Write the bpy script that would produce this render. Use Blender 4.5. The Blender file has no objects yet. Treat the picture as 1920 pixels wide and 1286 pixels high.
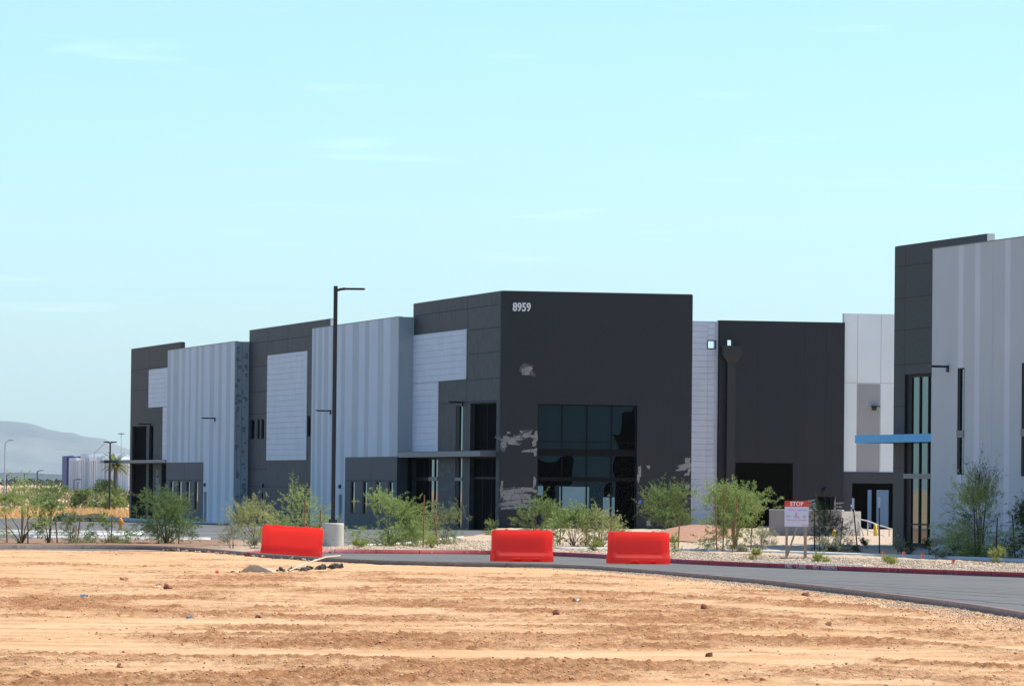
import bpy, bmesh, math, random
import numpy as np
from mathutils import Matrix, Vector
random.seed(7); RNG = np.random.default_rng(11)
S = bpy.context.scene
COL = S.collection
R = math.radians
# ------------------------------------------------------------------ camera
cam_d = bpy.data.cameras.new("camera"); cam = bpy.data.objects.new("camera", cam_d); COL.objects.link(cam)
cam_d.sensor_width = 36.0; cam_d.lens = 178.125; cam_d.clip_start = 1.0; cam_d.clip_end = 90000
cam.matrix_world = Matrix.Translation((0, 0, 2.5)) @ Matrix.Rotation(R(90) + math.atan(268 / 9500), 4, 'X') @ Matrix.Rotation(.0105, 4, 'Z')
S.camera = cam
# ------------------------------------------------------------------ world and sun
AZ, EL = R(20), R(58)           # sun azimuth from +X towards +Y, elevation
w = bpy.data.worlds.new("World"); S.world = w; w.use_nodes = True
nt = w.node_tree; nt.nodes.clear()
wo = nt.nodes.new('ShaderNodeOutputWorld'); bg = nt.nodes.new('ShaderNodeBackground'); sk = nt.nodes.new('ShaderNodeTexSky')
sk.sky_type = 'NISHITA'; sk.sun_disc = False; sk.sun_elevation = EL; sk.sun_rotation = R(90) - AZ
sk.air_density = 1.0; sk.dust_density = 1.0; sk.ozone_density = 1.0; sk.altitude = 350
tint = nt.nodes.new('ShaderNodeMix'); tint.data_type = 'RGBA'; tint.blend_type = 'MULTIPLY'; tint.inputs[0].default_value = 1
tint.inputs[7].default_value = (.515, .70, .86, 1)
nt.links.new(sk.outputs[0], tint.inputs[6])
# thin high wisps of cirrus
tc = nt.nodes.new('ShaderNodeTexCoord'); mp = nt.nodes.new('ShaderNodeMapping'); mp.inputs['Scale'].default_value = (14, 14, 210)
mp.inputs['Rotation'].default_value = (0, R(-1.5), 0)
nz = nt.nodes.new('ShaderNodeTexNoise'); nz.inputs['Scale'].default_value = 1.6; nz.inputs['Detail'].default_value = 9; nz.inputs['Distortion'].default_value = .3
cr = nt.nodes.new('ShaderNodeValToRGB'); cr.color_ramp.elements[0].position = .61; cr.color_ramp.elements[1].position = .80
cr.color_ramp.elements[1].color = (.09, .09, .09, 1)
cm = nt.nodes.new('ShaderNodeMix'); cm.data_type = 'RGBA'; cm.inputs[7].default_value = (9, 10, 10, 1)
nt.links.new(tc.outputs['Generated'], mp.inputs[0]); nt.links.new(mp.outputs[0], nz.inputs[0]); nt.links.new(nz.outputs[0], cr.inputs[0])
nt.links.new(cr.outputs[0], cm.inputs[0]); nt.links.new(tint.outputs[2], cm.inputs[6])
nt.links.new(cm.outputs[2], bg.inputs[0]); nt.links.new(bg.outputs[0], wo.inputs[0])
bg.inputs[1].default_value = 0.15
sd = bpy.data.lights.new("sun", 'SUN'); sd.energy = 4.2; sd.angle = R(.5); sd.color = (1, .95, .86)
sun = bpy.data.objects.new("sun", sd); COL.objects.link(sun)
sdir = Vector((math.cos(EL) * math.cos(AZ), math.cos(EL) * math.sin(AZ), math.sin(EL)))
sun.rotation_euler = sdir.to_track_quat('Z', 'Y').to_euler(); sun.location = (0, 0, 60)
S.view_settings.view_transform = 'Standard'; S.view_settings.look = 'None'; S.view_settings.gamma = 1
S.view_settings.exposure = 0.72

# ------------------------------------------------------------------ helpers
def tag(o, label=None, cat=None, group=None, kind=None):
    if label: o['label'] = label
    if cat: o['category'] = cat
    if group: o['group'] = group
    if kind: o['kind'] = kind
    return o
def empty(name, loc, rz=0, label=None, cat=None, group=None):
    o = bpy.data.objects.new(name, None); COL.objects.link(o); o.location = loc; o.rotation_euler = (0, 0, rz)
    o.empty_display_size = .3
    return tag(o, label, cat, group)
def link(name, me, mats, parent=None, loc=None):
    o = bpy.data.objects.new(name, me); COL.objects.link(o)
    for m in (mats if isinstance(mats, (list, tuple)) else [mats]): me.materials.append(m)
    if parent: o.parent = parent
    if loc is not None: o.location = loc
    return o
def obj(name, bm, mats, parent=None, loc=None, smooth=False, bevel=0):
    if bevel: bmesh.ops.bevel(bm, geom=[e for e in bm.edges], offset=bevel, segments=2, affect='EDGES', profile=.6)
    bm.normal_update(); me = bpy.data.meshes.new(name); bm.to_mesh(me); bm.free()
    if smooth: me.polygons.foreach_set('use_smooth', [True] * len(me.polygons))
    return link(name, me, mats, parent, loc)
def npmesh(name, verts, faces, mats, parent=None, smooth=False, loc=None, midx=None):
    verts = np.asarray(verts, np.float32); faces = np.asarray(faces, np.int32); k = faces.shape[1]; n = len(faces)
    me = bpy.data.meshes.new(name); me.vertices.add(len(verts)); me.vertices.foreach_set('co', verts.ravel())
    me.loops.add(n * k); me.loops.foreach_set('vertex_index', faces.ravel())
    me.polygons.add(n); me.polygons.foreach_set('loop_start', np.arange(n, dtype=np.int32) * k)
    try: me.polygons.foreach_set('loop_total', np.full(n, k, np.int32))
    except Exception: pass
    o = link(name, me, mats, parent, loc)
    if midx is not None: me.polygons.foreach_set('material_index', np.asarray(midx, np.int32))
    me.update(calc_edges=True); me.validate()
    if smooth: me.polygons.foreach_set('use_smooth', np.ones(len(me.polygons), bool))
    return o
def box(bm, x0, x1, y0, y1, z0, z1, M=None):
    co = [(x0, y0, z0), (x1, y0, z0), (x1, y1, z0), (x0, y1, z0), (x0, y0, z1), (x1, y0, z1), (x1, y1, z1), (x0, y1, z1)]
    v = [bm.verts.new(M @ Vector(c) if M else c) for c in co]
    for f in ((0, 3, 2, 1), (4, 5, 6, 7), (0, 1, 5, 4), (1, 2, 6, 5), (2, 3, 7, 6), (3, 0, 4, 7)): bm.faces.new([v[i] for i in f])
def tube(bm, pts, rads, n=8, cap=True):
    pts = [Vector(p) for p in pts]; rings = []
    if not isinstance(rads, (list, tuple)): rads = [rads] * len(pts)
    for i, p in enumerate(pts):
        d = (pts[min(i + 1, len(pts) - 1)] - pts[max(i - 1, 0)]).normalized()
        a = d.orthogonal().normalized() if abs(d.z) > .95 else d.cross(Vector((0, 0, 1))).normalized(); b = d.cross(a)
        rings.append([bm.verts.new(p + (a * math.cos(t) + b * math.sin(t)) * rads[i]) for t in [2 * math.pi * k / n for k in range(n)]])
    for r0, r1 in zip(rings, rings[1:]):
        for k in range(n): bm.faces.new((r0[k], r1[k], r1[(k + 1) % n], r0[(k + 1) % n]))
    if cap: bm.faces.new(rings[0]); bm.faces.new(rings[-1][::-1])
def fbm(x, y, seed=0, octv=4, gain=.5):
    """value noise, numpy"""
    r = np.random.default_rng(seed); T = r.random((256, 256)); out = 0; a = 1; s = 0
    for o in range(octv):
        xi = np.floor(x).astype(int); yi = np.floor(y).astype(int); fx = x - xi; fy = y - yi
        fx = fx * fx * (3 - 2 * fx); fy = fy * fy * (3 - 2 * fy)
        a00 = T[xi % 256, yi % 256]; a10 = T[(xi + 1) % 256, yi % 256]; a01 = T[xi % 256, (yi + 1) % 256]; a11 = T[(xi + 1) % 256, (yi + 1) % 256]
        out = out + a * ((a00 * (1 - fx) + a10 * fx) * (1 - fy) + (a01 * (1 - fx) + a11 * fx) * fy); s += a
        a *= gain; x = x * 2.03 + 17.3; y = y * 2.03 + 9.1
    return out / s
# ---------------- materials
def _n(m, t): return m.node_tree.nodes.new(t)
def mat(name, c1, c2=None, scale=5, rough=.7, bump=0, bscale=None, stretch=(1, 1, 1), lo=.35, hi=.65, metal=0, spec=.5, detail=5, coord='Object', c3=None, s3=1, lo3=.55, hi3=.62):
    m = bpy.data.materials.new(name); m.use_nodes = True; t = m.node_tree; b = t.nodes['Principled BSDF']
    b.inputs['Roughness'].default_value = rough; b.inputs['Metallic'].default_value = metal; b.inputs['Specular IOR Level'].default_value = spec
    b.inputs['Base Color'].default_value = (*c1, 1)
    if c2 or bump or c3:
        co = _n(m, 'ShaderNodeTexCoord'); mpn = _n(m, 'ShaderNodeMapping'); mpn.inputs['Scale'].default_value = stretch
        t.links.new(co.outputs[coord], mpn.inputs[0])
    if c2:
        n = _n(m, 'ShaderNodeTexNoise'); n.inputs['Scale'].default_value = scale; n.inputs['Detail'].default_value = detail; n.inputs['Roughness'].default_value = .6
        r = _n(m, 'ShaderNodeValToRGB'); r.color_ramp.elements[0].position = lo; r.color_ramp.elements[1].position = hi
        r.color_ramp.elements[0].color = (*c1, 1); r.color_ramp.elements[1].color = (*c2, 1)
        t.links.new(mpn.outputs[0], n.inputs[0]); t.links.new(n.outputs[0], r.inputs[0]); out = r.outputs[0]
        if c3:
            n3 = _n(m, 'ShaderNodeTexNoise'); n3.inputs['Scale'].default_value = s3; n3.inputs['Detail'].default_value = 6; n3.inputs['Roughness'].default_value = .65
            r3 = _n(m, 'ShaderNodeValToRGB'); r3.color_ramp.elements[0].position = lo3; r3.color_ramp.elements[1].position = hi3
            mx = _n(m, 'ShaderNodeMix'); mx.data_type = 'RGBA'; mx.inputs[7].default_value = (*c3, 1)
            t.links.new(mpn.outputs[0], n3.inputs[0]); t.links.new(n3.outputs[0], r3.inputs[0]); t.links.new(r3.outputs[0], mx.inputs[0]); t.links.new(out, mx.inputs[6]); out = mx.outputs[2]
        t.links.new(out, b.inputs['Base Color'])
    if bump:
        n2 = _n(m, 'ShaderNodeTexNoise'); n2.inputs['Scale'].default_value = bscale or scale * 4; n2.inputs['Detail'].default_value = 4
        bp = _n(m, 'ShaderNodeBump'); bp.inputs['Strength'].default_value = 1; bp.inputs['Distance'].default_value = bump
        t.links.new(mpn.outputs[0], n2.inputs[0]); t.links.new(n2.outputs[0], bp.inputs['Height']); t.links.new(bp.outputs[0], b.inputs['Normal'])
    return m
def stripe_mat(name, ca, cb, edges, axis=1, rough=.6):
    """painted vertical stripes: colour switches at each edge (metres along local y)"""
    m = mat(name, ca, rough=rough); t = m.node_tree; b = t.nodes['Principled BSDF']
    co = _n(m, 'ShaderNodeTexCoord'); sp = _n(m, 'ShaderNodeSeparateXYZ'); t.links.new(co.outputs['Object'], sp.inputs[0])
    lo, hi = min(edges), max(edges)
    mr = _n(m, 'ShaderNodeMapRange'); mr.inputs['From Min'].default_value = lo; mr.inputs['From Max'].default_value = hi; t.links.new(sp.outputs[axis], mr.inputs[0])
    r = _n(m, 'ShaderNodeValToRGB'); r.color_ramp.interpolation = 'CONSTANT'; es = sorted(edges)
    cols = [ca, cb]; r.color_ramp.elements[0].position = 0; r.color_ramp.elements[0].color = (*ca, 1)
    r.color_ramp.elements[1].position = (es[1] - lo) / (hi - lo); r.color_ramp.elements[1].color = (*cb, 1)
    for i, e in enumerate(es[2:-1]):
        q = r.color_ramp.elements.new((e - lo) / (hi - lo)); q.color = (*cols[i % 2], 1)
    t.links.new(mr.outputs[0], r.inputs[0])
    n = _n(m, 'ShaderNodeTexNoise'); n.inputs['Scale'].default_value = .6; n.inputs['Detail'].default_value = 6
    rr = _n(m, 'ShaderNodeMapRange'); rr.inputs['To Min'].default_value = .90; rr.inputs['To Max'].default_value = 1.08
    mx = _n(m, 'ShaderNodeMix'); mx.data_type = 'RGBA'; mx.blend_type = 'MULTIPLY'; mx.inputs[0].default_value = 1
    t.links.new(co.outputs['Object'], n.inputs[0]); t.links.new(n.outputs[0], rr.inputs[0]); t.links.new(r.outputs[0], mx.inputs[6]); t.links.new(rr.outputs[0], mx.inputs[7])
    t.links.new(mx.outputs[2], b.inputs['Base Color'])
    return m
def leaf_mat(name, c1, c2, trans=.45):
    m = bpy.data.materials.new(name); m.use_nodes = True; t = m.node_tree; t.nodes.clear()
    o = _n(m, 'ShaderNodeOutputMaterial'); d = _n(m, 'ShaderNodeBsdfDiffuse'); tr = _n(m, 'ShaderNodeBsdfTranslucent'); mx = _n(m, 'ShaderNodeMixShader')
    g = _n(m, 'ShaderNodeNewGeometry'); r = _n(m, 'ShaderNodeValToRGB')
    r.color_ramp.elements[0].color = (*c1, 1); r.color_ramp.elements[1].color = (*c2, 1)
    t.links.new(g.outputs['Random Per Island'], r.inputs[0]); t.links.new(r.outputs[0], d.inputs[0]); t.links.new(r.outputs[0], tr.inputs[0])
    mx.inputs[0].default_value = trans; t.links.new(d.outputs[0], mx.inputs[1]); t.links.new(tr.outputs[0], mx.inputs[2]); t.links.new(mx.outputs[0], o.inputs[0])
    return m

M = {}
M['dark'] = mat('dark_grey_paint', (.0115, .0125, .014), (.0165, .0175, .0195), 9, .65, .002, 30, c3=(.019, .0195, .020), s3=.45, lo3=.45, hi3=.75)
M['dark_mottled'] = mat('mottled_dark_grey_paint', (.022, .022, .026), (.038, .038, .042), 5, .6, .002, 30, c3=(.018, .016, .011), s3=1.3, lo3=.47, hi3=.60)
M['mid'] = mat('mid_grey_paint', (.036, .039, .045), (.046, .049, .055), 3, .6, .002, 30)
M['taupe'] = mat('taupe_grey_paint', (.019, .019, .017), (.028, .028, .025), 5, .65, .002, 30)
M['white'] = mat('off_white_paint', (.78, .82, .77), (.84, .87, .83), .5, .55, .001, 20)
M['rib'] = mat('ribbed_pale_grey_paint', (.60, .62, .66), (.67, .69, .72), .7, .5)
M['return'] = mat('return_grey_paint', (.36, .38, .37), (.42, .43, .42), .5, .6)
M['warm'] = mat('warm_grey_paint', (.34, .33, .32), (.37, .36, .35), .5, .6)
M['joint'] = mat('joint_sealant', (.022, .022, .024), rough=.8)
M['lightjoint'] = mat('light_joint_sealant', (.30, .30, .29), rough=.8)
M['black'] = mat('black_metal', (.010, .010, .011), rough=.45, spec=.5)
M['frame'] = mat('dark_bronze_frame', (.004, .004, .004), rough=.6, spec=.15)
M['interior'] = mat('unlit_interior', (.02, .02, .02), rough=.9)
M['cap'] = mat('parapet_edge', (.55, .53, .47), rough=.7)
M['steel'] = mat('canopy_steel', (.09, .11, .12), (.12, .14, .15), 2, .45)
M['blue'] = mat('blue_canopy_paint', (.03, .32, .62), (.04, .36, .66), 2, .5)
M['primer'] = mat('primer_patch', (.24, .225, .20), (.30, .285, .26), 3, .8, c3=(.05, .05, .052), s3=7, lo3=.54, hi3=.64)
M['stain'] = mat('brown_stain', (.20, .20, .18), (.25, .25, .22), 5, .8)
M['grey'] = mat('grey_spandrel', (.15, .15, .16), rough=.5)
M['conc'] = mat('concrete', (.46, .45, .39), (.55, .53, .46), 2.5, .85, .003, 25, c3=(.30, .29, .26), s3=5, lo3=.55, hi3=.7)
M['walk'] = mat('pale_concrete', (.55, .53, .48), (.62, .60, .55), 1.5, .85, .002, 20)
M['block'] = mat('dock_wall_plaster', (.30, .28, .25), (.36, .33, .30), 1.2, .85)
M['kerb'] = mat('dusty_kerb_concrete', (.15, .105, .080), (.21, .155, .12), 3, .9, .006, 18, c3=(.11, .08, .065), s3=6)
M['redkerb'] = mat('red_kerb_paint', (.33, .012, .016), (.22, .012, .014), 2, .6, c3=(.36, .12, .10), s3=7, lo3=.58, hi3=.68)
M['pinkkerb'] = mat('faded_red_kerb_paint', (.40, .14, .13), (.34, .20, .17), 4, .8)
M['letter'] = mat('white_stencil_paint', (.62, .55, .52), rough=.8)
M['barrier'] = mat('red_plastic', (1.0, .085, .065), (1.0, .10, .08), 1.5, .42, .001, 8, c3=(.98, .14, .11), s3=5, lo3=.5, hi3=.75)
_b = M['barrier'].node_tree; _p = _b.nodes['Principled BSDF']; _t = _b.nodes.new('ShaderNodeBsdfTranslucent'); _x = _b.nodes.new('ShaderNodeMixShader'); _x.inputs[0].default_value = .8
_t.inputs[0].default_value = (1.0, .20, .16, 1); _b.links.new(_p.outputs[0], _x.inputs[1]); _b.links.new(_t.outputs[0], _x.inputs[2]); _b.links.new(_x.outputs[0], [n for n in _b.nodes if n.type == 'OUTPUT_MATERIAL'][0].inputs[0])   # thin hollow plastic glows when the sun is behind it
M['asph'] = mat('asphalt', (.082, .080, .070), (.105, .102, .090), 1.2, .85, .004, 60, stretch=(.35, 1, 1), c3=(.155, .130, .098), s3=.8, lo3=.5, hi3=.68, coord='Object')
M['asph2'] = mat('lot_asphalt', (.090, .084, .075), (.11, .103, .095), .6, .85, .004, 60)
M['seal'] = mat('pale_seam', (.21, .205, .18), (.17, .165, .15), 6, .8)
M['tyre'] = mat('tyre_mark', (.06, .06, .055), (.085, .082, .073), 3, .8, stretch=(.5, .5, 1))
M['tar'] = mat('tar_crack', (.035, .035, .035), rough=.6)
M['line'] = mat('white_road_paint', (.60, .58, .53), rough=.7)
M['gravel'] = mat('tan_gravel', (.40, .29, .19), (.52, .40, .27), 9, .95, .05, 14, lo=.4, hi=.6, c3=(.26, .14, .085), s3=11, lo3=.56, hi3=.64)
_t = M['gravel'].node_tree; _b = _t.nodes['Principled BSDF']; _l = [l for l in _t.links if l.to_socket == _b.inputs['Base Color']][0]; _src = _l.from_socket
_g = _t.nodes.new('ShaderNodeTexCoord'); _s = _t.nodes.new('ShaderNodeSeparateXYZ'); _r = _t.nodes.new('ShaderNodeMapRange'); _r.inputs['From Min'].default_value = -11.5; _r.inputs['From Max'].default_value = -8.5
_m = _t.nodes.new('ShaderNodeMix'); _m.data_type = 'RGBA'; _m.inputs[6].default_value = (.24, .135, .075, 1); _t.links.new(_g.outputs['Object'], _s.inputs[0]); _t.links.new(_s.outputs[0], _r.inputs[0]); _t.links.new(_r.outputs[0], _m.inputs[0]); _t.links.new(_src, _m.inputs[7]); _t.links.new(_m.outputs[2], _b.inputs['Base Color'])   # bare brown soil left of the gravel
M['reddirt'] = mat('brown_mound_soil', (.25, .12, .065), (.36, .19, .11), 4, .95, .03, 12)
M['wood'] = mat('weathered_timber', (.27, .20, .14), (.36, .28, .20), 8, .8)
M['stake'] = mat('reddish_wood_stake', (.22, .085, .035), (.30, .13, .06), 10, .8)
M['stakedark'] = mat('dark_wood_stake', (.05, .03, .022), (.07, .045, .03), 10, .8)
M['signwhite'] = mat('sign_white', (.62, .63, .72), rough=.5)
M['signred'] = mat('sign_red', (.70, .055, .025), rough=.5)
M['ink'] = mat('sign_blue_ink', (.22, .26, .52), rough=.6)
M['inkred'] = mat('sign_red_ink', (.70, .22, .24), rough=.6)
M['signletter'] = mat('sign_letter', (.85, .80, .78), rough=.5)
M['flag'] = mat('orange_flag', (.85, .12, .03), rough=.6)
M['yellow'] = mat('yellow_paint', (.75, .50, .03), rough=.5)
M['hydrant'] = mat('hydrant_orange', (.85, .34, .02), rough=.5)
M['galv'] = mat('galvanised_pipe', (.55, .56, .55), rough=.5, metal=.3)
M['bark'] = mat('bark', (.13, .085, .05), (.18, .12, .07), 9, .9)
M['greenbark'] = mat('green_bark', (.17, .16, .06), (.23, .19, .08), 9, .85)
M['leafA'] = leaf_mat('olive_leaflets', (.19, .26, .075), (.45, .50, .18))
M['leafB'] = leaf_mat('mid_green_leaflets', (.11, .18, .055), (.30, .37, .13))
M['leafC'] = leaf_mat('shade_dark_leaflets', (.035, .06, .022), (.085, .12, .04), .2)  # dark leaf colours with shade painted in for plants standing in shadow
M['leafP'] = leaf_mat('grey_green_leaflets', (.25, .27, .17), (.47, .47, .33))
M['leafY'] = leaf_mat('yellow_green_leaflets', (.24, .29, .06), (.42, .44, .13))
for _k, _f in (('x', (1, 1, 1)), ('y', (.78, .85, .9)), ('z', (1.05, .95, 1.25))):
    M['leafA' + _k] = leaf_mat('olive_leaflets', (.21 * _f[0], .29 * _f[1], .08 * _f[2]), (.52 * _f[0], .57 * _f[1], .20 * _f[2])); M['leafB' + _k] = leaf_mat('mid_green_leaflets', (.11 * _f[0], .18 * _f[1], .055 * _f[2]), (.30 * _f[0], .37 * _f[1], .13 * _f[2]))
M['palmleaf'] = leaf_mat('palm_frond', (.13, .16, .055), (.27, .28, .12))
M['scrub'] = leaf_mat('desert_scrub_leaves', (.17, .17, .075), (.30, .28, .15), .2)
M['straw'] = leaf_mat('golden_dry_grass', (.66, .40, .16), (.80, .54, .25), .3)
M['number'] = mat('number_white', (.72, .72, .68), rough=.5)
M['bluebtn'] = mat('blue_plate', (.02, .16, .75), rough=.4)
M['navy'] = mat('navy_panel', (.012, .05, .20), rough=.6)
M['farwhite'] = mat('far_white_wall', (.84, .89, .88), (.86, .90, .89), .2, .7)
M['fargrey'] = mat('far_grey_wall', (.62, .65, .67), rough=.7)
M['treeline'] = mat('distant_trees', (.03, .05, .035), (.05, .07, .04), .05, .9)
M['brick'] = mat('reddish_hut', (.35, .11, .07), rough=.8)
M['teal'] = mat('pale_blue_grey', (.16, .27, .30), rough=.5)
M['windark'] = mat('painted_window_darkness', (.001, .001, .001), rough=.9, spec=.03)  # flat black painted for unlit openings and dark reflections in the glass
def glass(name, base, bump, rough=.02):
    m = mat(name, base, rough=rough, bump=bump, bscale=.55, scale=1, spec=.5); b = m.node_tree.nodes['Principled BSDF']; b.inputs['IOR'].default_value = 1.52
    return m
M['glass'] = glass('dark_tinted_glass', (.004, .007, .008), .002)
M['glassf'] = glass('wavy_tinted_glass', (.016, .034, .040), .008)
M['glasst'] = glass('teal_reflective_glass', (.010, .035, .034), .002)
M['glasst'].node_tree.nodes['Principled BSDF'].inputs['IOR'].default_value = 2.1; M['glasst'].node_tree.nodes['Principled BSDF'].inputs['Specular Tint'].default_value = (.55, .92, .88, 1)

# ------------------------------------------------------------------ plan of the site (metres)
TH = math.atan(2330 / 9500)
U2 = np.array([math.cos(TH), math.sin(TH)]); V2 = np.array([-math.sin(TH), math.cos(TH)]); C0 = np.array([-.571, 258.])
def sm(t): t = np.clip(t, 0, 1); return t * t * (3 - 2 * t)
def g(X, Y):
    """finished ground level: the lot rises to the building pad, then drains away"""
    X = np.asarray(X, float); Y = np.asarray(Y, float); v = (X - C0[0]) * V2[0] + (Y - C0[1]) * V2[1]
    return np.where(v < 0, .25 * sm((v + 80) / 60), np.maximum(.25 - .0044 * v, -.45))
def W(u, v):
    p = C0 + u * U2 + v * V2; return float(p[0]), float(p[1])
K1 = [(-60, 176), (-30, 179), (-21.31, 183.15), (-18.62, 185.14), (-15.92, 186.9), (-13.27, 186.2), (-10.93, 181.2), (-8.69, 172.4), (-6.88, 165.6), (-5.14, 160.6), (-3.40, 157.6), (0.07, 155.0), (2.47, 151.5), (4.29, 143.8), (5.77, 135.66), (6.87, 129.42), (7.78, 122.38), (8.96, 112.3), (9.57, 106.44), (10.05, 98.98), (10.69, 88.73), (11.6, 70), (12.6, 45), (13.5, 15)]
K2 = [(-8.75, 172.6), (-8.95, 174.6), (-8.6, 177.2), (-7.9, 180.2), (-6.69, 182.5), (-3.78, 183.2), (-0.68, 183.7), (1.62, 181.7), (3.59, 176.02), (5.25, 168.4), (7.07, 162.9), (8.77, 159.07), (10.23, 155.80), (12.52, 151.4), (14.93, 147.16), (17.25, 143.28), (26, 130), (45, 112), (80, 95)]
EDGE = [(1.68, 190.87), (5.93, 190.9), (9.58, 188.10), (11.74, 184.9), (14.89, 179.6), (17.45, 173.0), (20.07, 167.5), (30, 150), (50, 128)]
def smooth_line(P, n=6):
    P = [np.array(p, float) for p in P]; out = []
    for i in range(len(P) - 1):
        p0, p1, p2, p3 = P[max(i - 1, 0)], P[i], P[i + 1], P[min(i + 2, len(P) - 1)]
        for k in range(n):
            t = k / n; out.append(.5 * ((2 * p1) + (-p0 + p2) * t + (2 * p0 - 5 * p1 + 4 * p2 - p3) * t * t + (-p0 + 3 * p1 - 3 * p2 + p3) * t ** 3))
    out.append(P[-1]); return np.array(out)
K1s, K2s, EDs = smooth_line(K1), smooth_line(K2), smooth_line(EDGE)
def k1y(x): return np.interp(x, K1s[:, 0], K1s[:, 1])
BN = [(-60, 176), (-30, 179), (-21.31, 183.15), (-18.62, 185.14), (-15.92, 186.9), (-13.27, 186.2), (-10.93, 181.2), (-9.05, 173.7), (-8.9, 176.0), (-8.6, 177.4)] + K2[3:]
BNs = smooth_line(BN)
def bedy(x): return np.interp(x, BNs[:, 0], BNs[:, 1])
def sweep(name, line, off0, off1, z0, z1, m, parent=None, kind=None, flat=False):
    """rectangular section swept along a plan line, offsets to the left of travel"""
    L = np.asarray(line); d = np.gradient(L, axis=0); d /= np.linalg.norm(d, axis=1)[:, None]; nrm = np.c_[-d[:, 1], d[:, 0]]
    a = L + nrm * off0; b = L + nrm * off1; ga = g(L[:, 0], L[:, 1]); n = len(L)
    V = np.concatenate([np.c_[a, ga + z0], np.c_[b, ga + z0], np.c_[b, ga + z1], np.c_[a, ga + z1]]); F = []
    for i in range(n - 1):
        for q, r in ((0, 1), (1, 2), (2, 3), (3, 0)): F.append((q * n + i, q * n + i + 1, r * n + i + 1, r * n + i))
    F.append((0, n, 2 * n, 3 * n)); F.append((n - 1, 4 * n - 1, 3 * n - 1, 2 * n - 1))
    o = npmesh(name, V, F, m, parent)
    if kind: tag(o, kind=kind)
    return o
def loft(name, xs, near, far, rows, dz, m, kind='structure', amp=0, seed=1):
    V = []; n = len(xs)
    T = np.linspace(0, 1, rows)
    X = np.tile(xs, (rows, 1)); Y = near[None, :] * (1 - T[:, None]) + far[None, :] * T[:, None]
    Z = g(X, Y) + dz
    if amp: Z = Z + amp * (fbm(X * 2.2, Y * 2.2, seed, 5, .6) - .5)
    V = np.c_[X.ravel(), Y.ravel(), Z.ravel()]; idx = np.arange(rows * n).reshape(rows, n)
    F = np.c_[idx[:-1, :-1].ravel(), idx[:-1, 1:].ravel(), idx[1:, 1:].ravel(), idx[1:, :-1].ravel()]
    return tag(npmesh(name, V, F, m, smooth=True), kind=kind)

# ------------------------------------------------------------------ ground
def desert_mat():
    m = mat('desert_soil', (.54, .33, .175), (.42, .26, .14), .03, .95, stretch=(1, 1, 1), c3=(.36, .27, .13), s3=.11, lo3=.52, hi3=.62)
    return m
xs = np.concatenate([np.linspace(-20000, -600, 12), np.linspace(-500, 500, 21), np.linspace(600, 20000, 12)])
ys = np.concatenate([np.linspace(-200, 1000, 13), np.linspace(1400, 36000, 20)])
X, Y = np.meshgrid(xs, ys); idx = np.arange(X.size).reshape(X.shape)
F = np.c_[idx[:-1, :-1].ravel(), idx[:-1, 1:].ravel(), idx[1:, 1:].ravel(), idx[1:, :-1].ravel()]
tag(npmesh('ground', np.c_[X.ravel(), Y.ravel(), np.full(X.size, -.56)], F, desert_mat()), kind='structure')
loft('parking_lot', np.linspace(-60, 60, 61), np.full(61, 166.), np.full(61, 392.), 60, -.012, M['asph2'])
# dirt verge past the lot
# driveway between the two kerbs
xs = np.concatenate([np.linspace(-8.7, 14, 90), np.linspace(15, 60, 20)])
far = np.interp(xs, K2s[:, 0], K2s[:, 1]); far[xs < -6] = np.interp(xs[xs < -6], [-8.95, -8.6, -7.9, -6.69, -5.9], [176.2, 177.8, 180.2, 182.5, 182.7])
loft('road', xs, k1y(xs) + .02, far + .05, 30, .004, M['asph'])
# planting bed of gravel behind the kerbs
xs = np.concatenate([np.linspace(-60, -22, 20), np.linspace(-21.5, 30, 420), np.linspace(31, 70, 20)])
farb = np.interp(xs, [-60, -22, -16, -12.18, -8.55, -7.4, -6.21, -5.26, -4.12, -2.39, -1.2, -.6, 9.3, 9.9, 12, 30, 70], [196, 198.1, 201.2, 202.7, 204, 197, 193, 195.2, 199.7, 213.8, 225, 257.5, 262, 282, 286, 296, 310])
loft('planting_bed', xs, bedy(xs) + .05, farb, 90, .12, M['gravel'], amp=.10)
sweep('kerb', K1s, -.08, .08, -.3, .15, M['kerb'], kind='structure')
sweep('kerb', K1s[60:], .045, .083, .10, .153, M['pinkkerb'], kind='structure')
sweep('kerb', K2s, -.01, .17, -.3, .15, M['redkerb'], kind='structure')
sweep('sidewalk', EDs, -.1, .75, -.1, .19, M['walk'], kind='structure')
sweep('sidewalk', smooth_line([(7.6, 163.6), (9.2, 160.9), (10.7, 157.6)][::-1][::-1]), .3, .42, 0, .17, M['walk'], kind='structure')
# lot-side kerb of the bed and the two long islands
fb = np.array([(x, y) for x, y in zip(xs, farb) if -9 < x < -1.5])
sweep('kerb', smooth_line(fb[::8]), -.1, .1, -.2, .15, M['walk'], kind='structure')
def island(P):
    P = smooth_line(P, 8)
    sweep('kerb', P, -.12, .12, -.2, .085, M['walk'], kind='structure')
island([(-34, 214), (-19.93, 217.0), (-17.0, 219.3), (-16.3, 221.5), (-16.6, 224.5), (-18, 226), (-34, 221)])
island([(-16.0, 206.2), (-14.0, 206.4), (-12.75, 207.2), (-12.45, 208.8), (-13.0, 210.2), (-15, 210.6), (-20, 209)])
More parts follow.
